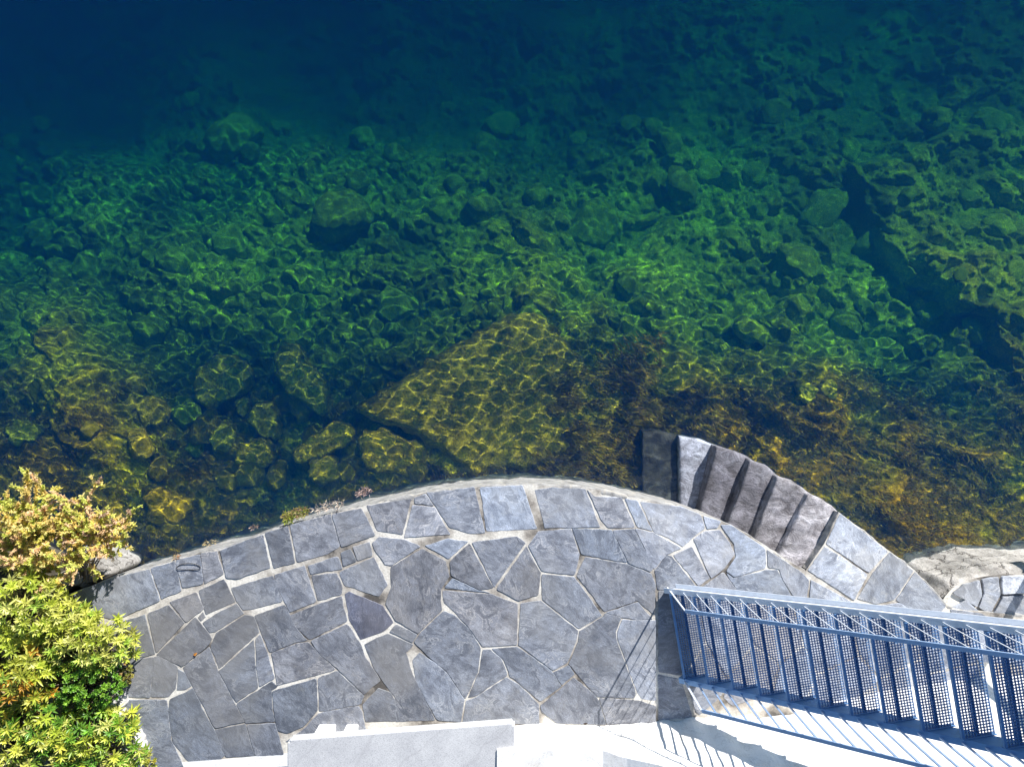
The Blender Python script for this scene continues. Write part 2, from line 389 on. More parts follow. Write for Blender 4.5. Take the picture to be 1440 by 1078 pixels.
CREV = [(1185, 255), (1205, 310), (1228, 352), (1262, 398), (1312, 405), (1308, 432), (1372, 452), (1400, 500)]
def bed_depth(u, v):
    D = base_depth(u, v)
    s = (H - ZW + D / 1.33) / F
    X = (u - 720) * s; Y = (539 - v) * s
    wx = X + .25 * fbm(X * 1.1, Y * 1.1, 3); wy = Y + .25 * fbm(X * 1.1 + 40, Y * 1.1 + 7, 3)
    # boulders of three sizes packed on the bed
    deep = np.clip((D - .7) / .9, 0, 1)
    f1, f2, ci = worley(wx * 1.9 + 3, wy * 1.9)
    h = .34 * (ci - .28) * np.clip((f2 - f1) * 2.2, 0, 1) ** .6
    f1, f2, c2 = worley(wx * 4.4 + 60, wy * 4.4 + 11)
    h = h + .16 * (c2 - .25) * np.clip((f2 - f1) * 2.0, 0, 1) ** .6
    f1, f2, c3 = worley(wx * 9.5 + 20, wy * 9.5 + 51)
    h = h + .09 * (c3 - .25) * np.clip((f2 - f1) * 1.8, 0, 1) ** .6
    rough = .10 * fbm(X * 2.3, Y * 2.3, 4) + .06 * fbm(X * 8, Y * 8, 4, .6)
    # weed-draped ledges near the shore: streaky ridges running down to the right
    a = R(-32); sx = X * math.cos(a) + Y * math.sin(a); sy = -X * math.sin(a) + Y * math.cos(a)
    wv = .28 * fbm(X * 1.4 + 9, Y * 1.4, 3)
    led = .40 * (ridged(sx * .85 + 3, (sy + wv) * 2.1, 4) - .55) + .10 * (ridged(sx * 3 + wv * 3, (sy + wv) * 8, 3) - .5)
    led = led * (1 + .9 * np.clip((u - 930) / 60, 0, 1) * np.clip((v - 520) / 50, 0, 1))
    hh = h * (.35 + .65 * deep) + rough + led * (1 - .75 * deep)
    D2 = D - hh * np.clip(.35 + D * .5, 0, 1.1)
    # a ledge on the right with a dark cleft along its foot
    sd = seg_dist(u, v, CREV)
    jit = 9 * fbm(X * 3, Y * 3, 3)
    on = np.clip((-(sd) + jit + 3) / 9, 0, 1) * np.clip(1 - np.abs(sd) / 120, 0, 1)
    off = np.clip((sd - jit) / 6, 0, 1) * np.exp(-np.clip(sd, 0, None) / 26)
    inr = np.clip((u - 1120) / 60, 0, 1) * np.clip((540 - v) / 50, 0, 1) * np.clip((v - 225) / 40, 0, 1)
    D2 = D2 - inr * (.36 * on - .25 * off)
    return np.maximum(D2, .10)

def grid_mesh(name, P, tint=None):
    ny, nx = P.shape[:2]
    me = bpy.data.meshes.new(name)
    idx = np.arange(nx * ny).reshape(ny, nx)
    q = np.stack([idx[:-1, :-1], idx[1:, :-1], idx[1:, 1:], idx[:-1, 1:]], -1).reshape(-1, 4)
    me.vertices.add(nx * ny); me.vertices.foreach_set('co', P.reshape(-1).astype(np.float32))
    me.loops.add(q.size); me.loops.foreach_set('vertex_index', q.reshape(-1).astype(np.int32))
    me.polygons.add(len(q)); me.polygons.foreach_set('loop_start', np.arange(0, q.size, 4, dtype=np.int32))
    me.polygons.foreach_set('use_smooth', np.ones(len(q), dtype=bool))
    if tint is not None:
        a = me.color_attributes.new('tint', 'FLOAT_COLOR', 'POINT')
        c = np.ones((ny, nx, 4), np.float32); c[..., :3] = tint
        a.data.foreach_set('color', c.ravel())
    me.update(calc_edges=True); me.validate()
    return me

us = np.concatenate([np.linspace(-3600, -700, 24)[:-1], np.arange(-700, -60, 5), np.arange(-60, 1500, 2.3), np.arange(1500, 2140, 5), np.linspace(2140, 5000, 24)])
vs = np.concatenate([np.linspace(-3600, -500, 30)[:-1], np.arange(-500, -60, 5), np.arange(-60, 880, 2.3), np.linspace(884, 2600, 14)])
UU, VV = np.meshgrid(us, vs)
DD = bed_depth(UU, VV)
ss = (H - ZW + base_depth(UU, VV) / 1.33) / F
BP = np.stack([(UU - 720) * ss, (539 - VV) * ss, ZW - DD], -1)
# species of weed: brown near the surface, green below, patches of bare stone
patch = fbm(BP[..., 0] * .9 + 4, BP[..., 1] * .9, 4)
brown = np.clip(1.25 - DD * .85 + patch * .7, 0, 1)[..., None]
water_blue = np.clip((DD - 2.2) / 2.3 + patch * .3, 0, 1)[..., None]  # blue of deep water painted into the bed colour
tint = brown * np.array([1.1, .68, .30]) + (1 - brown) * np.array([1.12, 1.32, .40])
tint = tint * (1 - water_blue) + water_blue * np.array([.3, .62, 10.0])
tint = tint * np.clip(.45 + 1.1 * ridged(BP[..., 0] * 1.7 + 8, BP[..., 1] * 1.7, 4), .3, 1.25)[..., None]
tint = tint * (1 + .7 * np.clip(fbm(BP[..., 0] * .6 + 20, BP[..., 1] * .6, 3), -.6, 1))[..., None]
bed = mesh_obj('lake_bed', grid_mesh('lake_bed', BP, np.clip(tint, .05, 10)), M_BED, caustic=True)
tag(bed, kind='structure')

def bed_point(u, v):
    d = float(bed_depth(np.array([[float(u)]]), np.array([[float(v)]]))[0, 0])
    s = (H - ZW + float(base_depth(np.array([[float(u)]]), np.array([[float(v)]]))[0, 0]) / 1.33) / F
    return Vector(((u - 720) * s, (539 - v) * s, ZW - d))

# ------------------------------------------------------------------ water surface (real ripples) and water body
wr = np.random.default_rng(11)
def waves(X, Y):
    Z = np.zeros_like(X)
    for k in range(46):
        a = wr.normal(R(100), .75); L = float(np.exp(wr.uniform(math.log(.11), math.log(.36))))
        A = .0023 * (L / .5) ** 1.45
        Z += A * np.sin((X * math.cos(a) + Y * math.sin(a)) * 6.2832 / L + wr.uniform(0, 6.28))
    calm = 1 - .30 / (1 + np.exp(-(X - 2.6) / .5))
    env = calm * (.75 + .5 * (fbm(X * .35 + 7, Y * .35, 2) + .25)) * 1.08 * (.15 + .85 / (1 + np.exp((Y - 1.15 + .35 * fbm(X * .3, Y * .3 + 3, 2)) / .55)))
    fade = np.clip((9.6 - np.abs(X)) / 1.0, 0, 1) * np.clip((7.6 - Y) / 1.0, 0, 1) * np.clip((Y + 5) / 1.0, 0, 1)
    return Z * env * fade
xs = np.concatenate([np.linspace(-60, -9.7, 12)[:-1], np.concatenate([np.arange(-9.7, -7, .05), np.arange(-7, 7, .017), np.arange(7, 9.7, .05)]), np.linspace(9.7, 60, 12)])
ys = np.concatenate([np.linspace(-12, -4.8, 6)[:-1], np.concatenate([np.arange(-4.8, 3.5, .017), np.arange(3.5, 7.7, .05)]), np.linspace(7.7, 70, 14)])
XX, YY = np.meshgrid(xs, ys[::-1])
WP = np.stack([XX, YY, ZW + waves(XX, YY)], -1)
mw = bpy.data.materials.new('water_surface'); mw.use_nodes = True; nt = mw.node_tree; nt.nodes.clear()
out = nt.nodes.new('ShaderNodeOutputMaterial'); gl = nt.nodes.new('ShaderNodeBsdfGlass')
gl.inputs['IOR'].default_value = 1.33; gl.inputs['Roughness'].default_value = 0
nt.links.new(gl.outputs[0], out.inputs[0])
wo = mesh_obj('water', grid_mesh('water', WP), mw); tag(wo, kind='structure')
wo.cycles.is_caustics_caster = True
mv = bpy.data.materials.new('clear_lake_water'); mv.use_nodes = True; nt = mv.node_tree; nt.nodes.clear()
out = nt.nodes.new('ShaderNodeOutputMaterial')
va = nt.nodes.new('ShaderNodeVolumeAbsorption'); va.inputs['Color'].default_value = (.16, .80, .89, 1); va.inputs['Density'].default_value = 1.25
vsn = nt.nodes.new('ShaderNodeVolumeScatter'); vsn.inputs['Color'].default_value = (.0, .22, 1.0, 1); vsn.inputs['Density'].default_value = .82
ad = nt.nodes.new('ShaderNodeAddShader'); nt.links.new(va.outputs[0], ad.inputs[0]); nt.links.new(vsn.outputs[0], ad.inputs[1])
nt.links.new(ad.outputs[0], out.inputs['Volume'])
wb = MB(); wb.box((0, 29, (ZW + .035 - 24) / 2), (60, 0, 0), (0, 41, 0), (0, 0, (ZW + .035 + 24) / 2))
tag(wb.build('water_body', mv), kind='structure')

# ------------------------------------------------------------------ rocks under water
def resample(poly, n):
    P = [Vector((p[0], p[1])) for p in poly]; P.append(P[0])
    L = [0]
    for a, b in zip(P[:-1], P[1:]): L.append(L[-1] + (b - a).length)
    out = []; j = 0
    for i in range(n):
        t = L[-1] * i / n
        while L[j + 1] < t: j += 1
        f = (t - L[j]) / max(1e-9, L[j + 1] - L[j])
        out.append(P[j].lerp(P[j + 1], f))
    return out
def chaikin(poly, it=1):
    P = [Vector((p[0], p[1])) for p in poly]
    for _ in range(it):
        Q = []
        for a, b in zip(P, P[1:] + P[:1]): Q += [a * .75 + b * .25, a * .25 + b * .75]
        P = Q
    return P

def slab(name, poly, zfun, thick, mat, tint=(1, 1, 1), rough=.02, n=72, seed=0, round_it=1, jag=.02, parent=None):
    """a rock with the given outline (world xy points), top height zfun(x,y) and real thickness"""
    pts = resample(chaikin(poly, round_it), n)
    c = sum(pts, Vector((0, 0))) / n
    mb = MB(); vs = []; fs = []
    pts = [p + (p - c).normalized() * jag * (2 * mnoise.noise((p.x * 5, p.y * 5, seed)) + mnoise.noise((p.x * 16, p.y * 16, seed + 4))) for p in pts]
    rings = [(.12, 0), (.26, 0), (.4, 0), (.54, 0), (.67, 0), (.79, 0), (.89, -.06), (.96, -.16), (1.0, -.42), (1.02, -.75), (.97, -1.0)]
    vs.append((c.x, c.y, zfun(c.x, c.y)))
    for k, (r, dz) in enumerate(rings):
        for p in pts:
            q = c + (p - c) * r
            nz = rough * (mnoise.noise((q.x * 3.1, q.y * 3.1, seed + 9)) * 1.6 + mnoise.noise((q.x * 9, q.y * 9, seed)) + .6 * mnoise.noise((q.x * 24, q.y * 24, seed + 2)))
            vs.append((q.x, q.y, zfun(q.x, q.y) + nz + dz * thick))
    for i in range(n): fs.append((0, 1 + i, 1 + (i + 1) % n))
    for k in range(len(rings) - 1):
        a = 1 + k * n; b = a + n
        for i in range(n): fs.append((a + i, b + i, b + (i + 1) % n, a + (i + 1) % n))
    fs.append(tuple(1 + (len(rings) - 1) * n + i for i in range(n - 1, -1, -1)))
    area = sum(p.x * q.y - q.x * p.y for p, q in zip(pts, pts[1:] + pts[:1]))
    if area < 0: fs = [tuple(reversed(f)) for f in fs]
    mb.add(vs, fs, tint)
    return mb.build(name, mat, parent, smooth=True, caustic=True)

def water_slab(poly, dmid, gx, gy, thick, label, tint=(1, 1, 1), mat=None, rough=.03, seed=0, jag=.025):
    """outline in photo pixels, depth below water at its middle, gradients (m per px)"""
    mx = sum(p[0] for p in poly) / len(poly); my = sum(p[1] for p in poly) / len(poly)
    wp = [WU(x, y, dmid) for x, y in poly]
    s = (H - ZW + dmid / 1.33) / F
    c0 = WU(mx, my, dmid)
    zf = lambda x, y: ZW - dmid - gx * (x - c0.x) / s + gy * (y - c0.y) / s
    o = slab('submerged_rock', wp, zf, thick, mat or M_SLAB, tint, rough, seed=seed, jag=jag)
    return tag(o, label, 'rock')

water_slab([(497,578),(522,556),(560,535),(600,508),(640,482),(690,452),(722,434),(748,428),(770,448),(800,482),(842,520),(880,548),(905,580),(880,606),(850,610),(800,642),(750,660),(690,668),(640,655),(600,622),(560,600),(520,592)],
           .50, .0002, -.0019, .55, 'large pale ochre triangular slab netted with bright ripple lines, under shallow water off the quay', (1.15, 1.1, .95), rough=.045, seed=3, jag=.06)
SL = [
 ([(268,535),(278,515),(305,500),(338,500),(354,518),(346,548),(318,566),(290,578),(272,562)], 1.15, .0, -.001, .4, 'rounded olive slab with a honeycomb of light lines, left of the long narrow slab', (.9,1.0,.8)),
 ([(380,492),(400,480),(422,492),(440,520),(462,552),(464,580),(450,590),(425,565),(398,548),(384,520)], 1.05, .0006, -.0008, .4, 'long narrow olive slab lying aslant between the rounded slab and the big triangular one', (.95,1.05,.85)),
 ([(4,602),(25,589),(52,596),(62,612),(48,625),(18,627)], .8, 0, -.0005, .3, 'pale green flat stone near the left edge of the water', (1.0,1.2,1.0)),
 ([(294,608),(312,592),(330,604),(322,640),(298,640)], .9, 0, -.0005, .3, 'small upright olive stone left of a broken cluster of slabs', (.8,.85,.7)),
 ([(352,572),(378,562),(392,590),(390,622),(366,612),(350,594)], .95, .0005, -.0005, .3, 'olive stone just below the long narrow slab', (.9,.95,.75)),
 ([(326,626),(352,618),(384,624),(386,652),(350,656),(324,652)], .8, 0, -.0008, .3, 'squarish brown-green stone at the foot of the slab cluster', (.95,.9,.6)),
 ([(404,636),(444,608),(474,590),(494,600),(492,628),(452,640),(424,652)], .75, .0, -.0012, .3, 'wedge-shaped ochre slab pointing left, above a diamond-shaped stone', (1.1,1.0,.65)),
 ([(424,660),(452,642),(474,640),(482,664),(462,686),(440,676)], .62, 0, -.0008, .3, 'diamond-shaped ochre stone close under the quay wall', (1.1,1.0,.6)),
 ([(500,606),(530,600),(566,614),(592,640),(580,664),(540,668),(510,656)], .55, 0, -.0010, .35, 'brown block with upright light streaks at the left foot of the triangular slab', (1.0,.85,.55)),
 ([(196,700),(214,688),(244,692),(270,712),(258,734),(232,732),(206,720)], .42, .0003, -.0008, .3, 'rounded orange-brown stone in the shallows below the quay, right of the heath', (1.25,1.0,.5)),
 ([(330,560),(345,556),(352,572),(344,584),(330,580)], 1.2, 0, 0, .2, 'tiny olive stone wedged between the rounded slab and the cluster', (.8,.9,.7)),
 ([(1120,540),(1142,536),(1150,552),(1140,570),(1122,566)], .75, 0, -.0006, .25, 'small pale lump of rock in the weed, left of its twin', (1.1,1.2,.8)),
 ([(1154,536),(1174,530),(1182,546),(1172,566),(1158,558)], .75, 0, -.0006, .25, 'small pale lump of rock in the weed, right of its twin', (1.1,1.15,.8)),
 ([(790,452),(806,446),(820,454),(816,470),(796,470)], 1.1, 0, -.0004, .25, 'small round green stone right of the tip of the triangular slab', (.9,1.1,.7)),
]
for i, (p, d, gx, gy, t, lb, tn) in enumerate(SL):
    water_slab(p, d - .22 if d > .7 else d - .08, gx, gy, t, lb, tuple(1.6 * q for q in tn), seed=20 + 3 * i, rough=.02, jag=.04)

def boulder_mesh(seed, sub=4):
    bm = bmesh.new(); bmesh.ops.create_icosphere(bm, subdivisions=sub, radius=1)
    r = random.Random(seed)
    planes = [(Vector((r.gauss(0, 1), r.gauss(0, 1), r.gauss(0, .8))).normalized(), r.uniform(.62, .95)) for _ in range(11)]
    for v in bm.verts:
        p = v.co.copy()
        for nrm, d in planes:
            e = p.dot(nrm) - d
            if e > 0: p -= nrm * e * .88
        p += v.co * (.10 * mnoise.noise(p * 1.7 + Vector((seed, 0, 0))) + .06 * mnoise.noise(p * 4.3 + Vector((0, seed, 0))) + .03 * mnoise.noise(p * 11))
        v.co = p
    me = bpy.data.meshes.new('boulder'); bm.to_mesh(me); bm.free()
    me.polygons.foreach_set('use_smooth', [True] * len(me.polygons))
    a = me.color_attributes.new('tint', 'FLOAT_COLOR', 'POINT')
    k = r.uniform(.75, 1.25)
    a.data.foreach_set('color', [k * 1.0, k * 1.25, k * .5, 1] * len(me.vertices))
    me.materials.append(M_ROCK); return me
BMESH = [boulder_mesh(s) for s in range(9)]
def boulder(u, v, rpx, flat, label, group=None, k=None, sink=.3, sx=None):
    p = bed_point(u, v); s = (H - ZW + (ZW - p.z) / 1.33) / F; r = rpx * s
    o = bpy.data.objects.new('submerged_boulder', BMESH[rnd.randrange(9) if k is None else k]); COL.objects.link(o)
    o.location = p + Vector((0, 0, r * flat * sink)); o.scale = (r * (sx or rnd.uniform(.85, 1.25)), r * rnd.uniform(.8, 1.05), r * flat)
    o.rotation_euler = (rnd.uniform(-.2, .2), rnd.uniform(-.2, .2), rnd.uniform(0, 6.28))
    o.cycles.is_caustics_receiver = True
    return tag(o, label, 'boulder', group)
boulder(486, 312, 46, .8, 'big dark green domed boulder alone in mid-depth water, left of the picture\'s middle', k=2)
boulder(682, 296, 27, .8, 'bright green boulder in mid-depth water right of the big domed one', k=4)
boulder(340, 205, 46, .7, 'large faint boulder at the edge of the deep blue water', k=1)
boulder(832, 318, 44, .6, 'tall green boulder in mid-depth water straight above the triangular slab', k=5)
boulder(1150, 300, 34, .7, 'green boulder left of the top of the dark cleft', k=3)
boulder(1110, 372, 40, .6, 'green boulder below the dark pit on the right', k=6)
boulder(215, 465, 30, .8, 'green boulder with a dark hollow beneath, above the brown weedy ledge', k=7)
boulder(560, 430, 30, .7, 'green boulder up and left of the tip of the triangular slab', k=8)
bu = 0
while bu < 120:
    u = rnd.uniform(-20, 1460); v = rnd.uniform(150, 640)
    if v > 470 and (480 < u < 1010 or u > 1000 or u < 220): continue
    if v < 240 and u < 600 and rnd.random() < .6: continue
    boulder(u, v, rnd.choice((9, 11, 13, 15, 18, 22, 26)), rnd.uniform(.5, .9), 'weed-covered green boulder among many alike on the lake bed', 'boulders scattered over the lake bed')
    bu += 1

BROWN = []
for q in range(4):
    me_ = BMESH[q].copy(); me_.materials.clear(); me_.materials.append(M_SLAB)
    a_ = me_.color_attributes['tint']; kk_ = (1.3, 1.7, 1.1, 1.5)[q]
    a_.data.foreach_set('color', [kk_, kk_ * .92, kk_ * .7, 1] * len(me_.vertices)); BROWN.append(me_)
bq = random.Random(12); placed = [(d_[0][0][0], d_[0][0][1]) for d_ in SL]; nb_ = 0
while nb_ < 46:
    u = bq.uniform(130, 600); v = bq.uniform(520, 740)
    if v > 800 - .215 * u - (u > 400) * 12 + 0 or v < 560 + (u - 350) ** 2 * .0006 - 40: continue
    o = boulder(u, v, bq.choice((10, 12, 15, 18, 22, 26)), bq.uniform(.35, .6), 'golden-brown stone among many alike in the shallows at the foot of the quay', 'brown stones along the foot of the quay', sink=.5)
    o.data = BROWN[bq.randrange(4)]; o.name = 'submerged_stone'; nb_ += 1

# waterweed: short filaments growing in tufts over the shallow ledges
def blades(name, n, region, length, seed, over=None):
    r = random.Random(seed); mb = MB()
    pts = []
    while len(pts) < n:
        u, v = region(r); pts.append((u, v))
    A = np.array(pts); D = bed_depth(A[:, :1], A[:, 1:2])[:, 0]; B = base_depth(A[:, :1], A[:, 1:2])[:, 0]
    s = (H - ZW + B / 1.33) / F
    for i in range(n):
        if over: D[i] = over(A[i, 0], A[i, 1])
        p = Vector(((A[i, 0] - 720) * s[i], (539 - A[i, 1]) * s[i], ZW - D[i]))
        if D[i] < .14 or D[i] > 1.9: continue
        flow = -.55 + 1.3 * mnoise.noise((p.x * .6, p.y * .6, 3)) + r.gauss(0, .35)
        L = length * r.uniform(.5, 1.3); L = min(L, 1.6 * D[i])
        d = Vector((math.cos(flow), math.sin(flow), 0)); sd = Vector((-d.y, d.x, 0)) * r.uniform(.004, .009)
        up = r.uniform(.15, .5) * L
        q1 = p + d * L * .4 + Vector((0, 0, up * .8)); q2 = p + d * L + Vector((r.gauss(0, .02), r.gauss(0, .02), up))
        k = r.uniform(.55, 1.4); k *= .45 + .9 * max(0, .5 + mnoise.noise((p.x * 2.2, p.y * 2.2, 6))); c = (k * .34, k * r.uniform(.19, .26), k * .016) if D[i] < 1.1 else (k * .15, k * .19, k * .04)
        z0 = Vector((0, 0, -.02))
        mb.add([p - sd + z0, p + sd + z0, q1 + sd, q1 - sd, q2], [(0, 1, 2, 3), (3, 2, 4)], c)
    o = mb.build(name, M_WEED, caustic=True); return tag(o, kind='stuff')
def reg_right(r):
    while True:
        u = r.uniform(960, 1460); v = r.uniform(520, 800)
        if v > 540 + (1000 - u) * .1 + 40 * mnoise.noise((u * .02, v * .02, 1)) and mnoise.noise((u * .03, v * .035, 8)) > -.25: return u, v
def reg_mid(r):
    while True:
        u = r.uniform(600, 1000); v = r.uniform(540, 720)
        if v > 660 - abs(u - 640) * .36 and mnoise.noise((u * .03, v * .035, 8)) > -.3: return u, v
def reg_left(r):
    while True:
        u = r.uniform(-20, 520); v = r.uniform(530, 790)
        if mnoise.noise((u * .025, v * .03, 5)) > .02: return u, v
blades('waterweed', 26000, reg_right, .085, 1)
blades('waterweed', 8000, reg_mid, .20, 2)
def reg_flank(r):
    while True:
        u = r.uniform(700, 920); v = r.uniform(470, 670)
        if (v - 470) < (u - 700) * .95 + 40 and (u - 720) * .6 + (v - 470) > 90 + 60 * r.random() and mnoise.noise((u * .03, v * .035, 12)) > -.1: return u, v
blades('waterweed', 3500, reg_flank, .14, 4, lambda u, v: .50 + .0019 * (550 - v) - .03)
blades('waterweed', 9000, reg_left, .08, 3)

# ------------------------------------------------------------------ the paved quay
platform = empty('stone_platform', W(600, 860), 'curved quay terrace of grey crazy-paved slate with pale mortar joints', 'terrace')
EDGE = [(40,858),(80,842),(106,832),(158,812),(210,798),(247,786),(280,776),(308,772),(343,758),(370,748),(405,736),(465,720),(515,708),(560,699),(598,690),(640,685),(680,681),(735,679),(775,680),(823,683),(858,689),(895,698),(930,705),(959,711),(987,722),(1010,730),(1030,738),(1055,752),(1080,769),(1105,785),(1133,801)]
LAND = [(1159,764),(1180,720),(1215,747),(1250,774),(1286,801),(1311,828),(1334,853)]
EDGE = [(x, y + (2.5 if 300 < x < 1000 else 1)) for x, y in EDGE]
OUT = EDGE + LAND + [(1360,858),(1480,868),(1700,900),(1700,1300),(-200,1300),(-200,900)]

def poly_area(P): return sum(a[0] * b[1] - b[0] * a[1] for a, b in zip(P, P[1:] + P[:1])) / 2
# mortar bed and the quay's battered rubble face
ow = [W(x, y, -.003) for x, y in OUT]
bm = bmesh.new(); vsb = [bm.verts.new(p) for p in ow]; f = bm.faces.new(vsb); f.normal_update()
if f.normal.z < 0: f.normal_flip()
me = bpy.data.meshes.new('mortar_bed'); bm.to_mesh(me); bm.free()
mesh_obj('mortar_bed', me, M_MORTAR, platform)
def fine_line(P, step):
    P = [Vector(p) for p in P]; o = []
    for a, b in zip(P[:-1], P[1:]):
        n = max(1, int((b - a).length / step))
        o += [a.lerp(b, i / n) for i in range(n)]
    return o + [P[-1]]
def smooth_line(P, it=2):
    P = [Vector(p) for p in P]
    for _ in range(it):
        Q = [P[0]]
        for a, b in zip(P[:-1], P[1:]): Q += [a * .75 + b * .25, a * .25 + b * .75]
        P = Q + [P[-1]]
    return P
def quay_face(name, line, mat, parent, levels, lip=.03):
    """a wall face hung from a line of world points; levels: (z, outward offset)"""
    L = fine_line(line, .04); n = len(L)
    nor = []
    for i in range(n):
        d = (L[min(i + 2, n - 1)] - L[max(i - 2, 0)]).normalized(); nor.append(Vector((-d.y, d.x, 0)))
    vs = []; fs = []
    for k, (z, off) in enumerate(levels):
        for i in range(n):
            j = 0 if k < 1 else .022 * mnoise.noise((L[i].x * 3.2, L[i].y * 3.2, z * 4)) + .016 * mnoise.noise((L[i].x * 11, L[i].y * 11, z * 9))
            q = L[i] + nor[i] * (off + j)
            vs.append((q.x, q.y, z + (.5 * j if 0 < k < 4 else 0)))
    for k in range(len(levels) - 1):
        for i in range(n - 1): fs.append((k * n + i, (k + 1) * n + i, (k + 1) * n + i + 1, k * n + i + 1))
    mb = MB(); mb.add(vs, fs); return mb.build(name, mat, parent, smooth=True, caustic=True)
LV = [(-.012, -.12), (-.004, -.035), (-.004, -.01), (-.018, .012), (-.06, .012), (-.2, 0), (-.45, -.015), (-.7, -.03), (-.95, -.04), (-1.3, -.03), (-1.8, .0), (-2.6, .05)]
quay_face('quay_wall', [W(x, y) for x, y in smooth_line([(x, y) for x, y in EDGE])] , M_RUBBLE, platform, LV)
quay_face('landing_wall', [W(x, y) for x, y in LAND[1:] + [(1352, 857), (1480, 868)]], M_RUBBLE, platform, [(z, o * .6) for z, o in LV])
quay_face('landing_wall', [W(1134, 800), W(1159, 764), W(1180, 720)], M_RUBBLE, platform, [(z, o * .2) for z, o in LV])

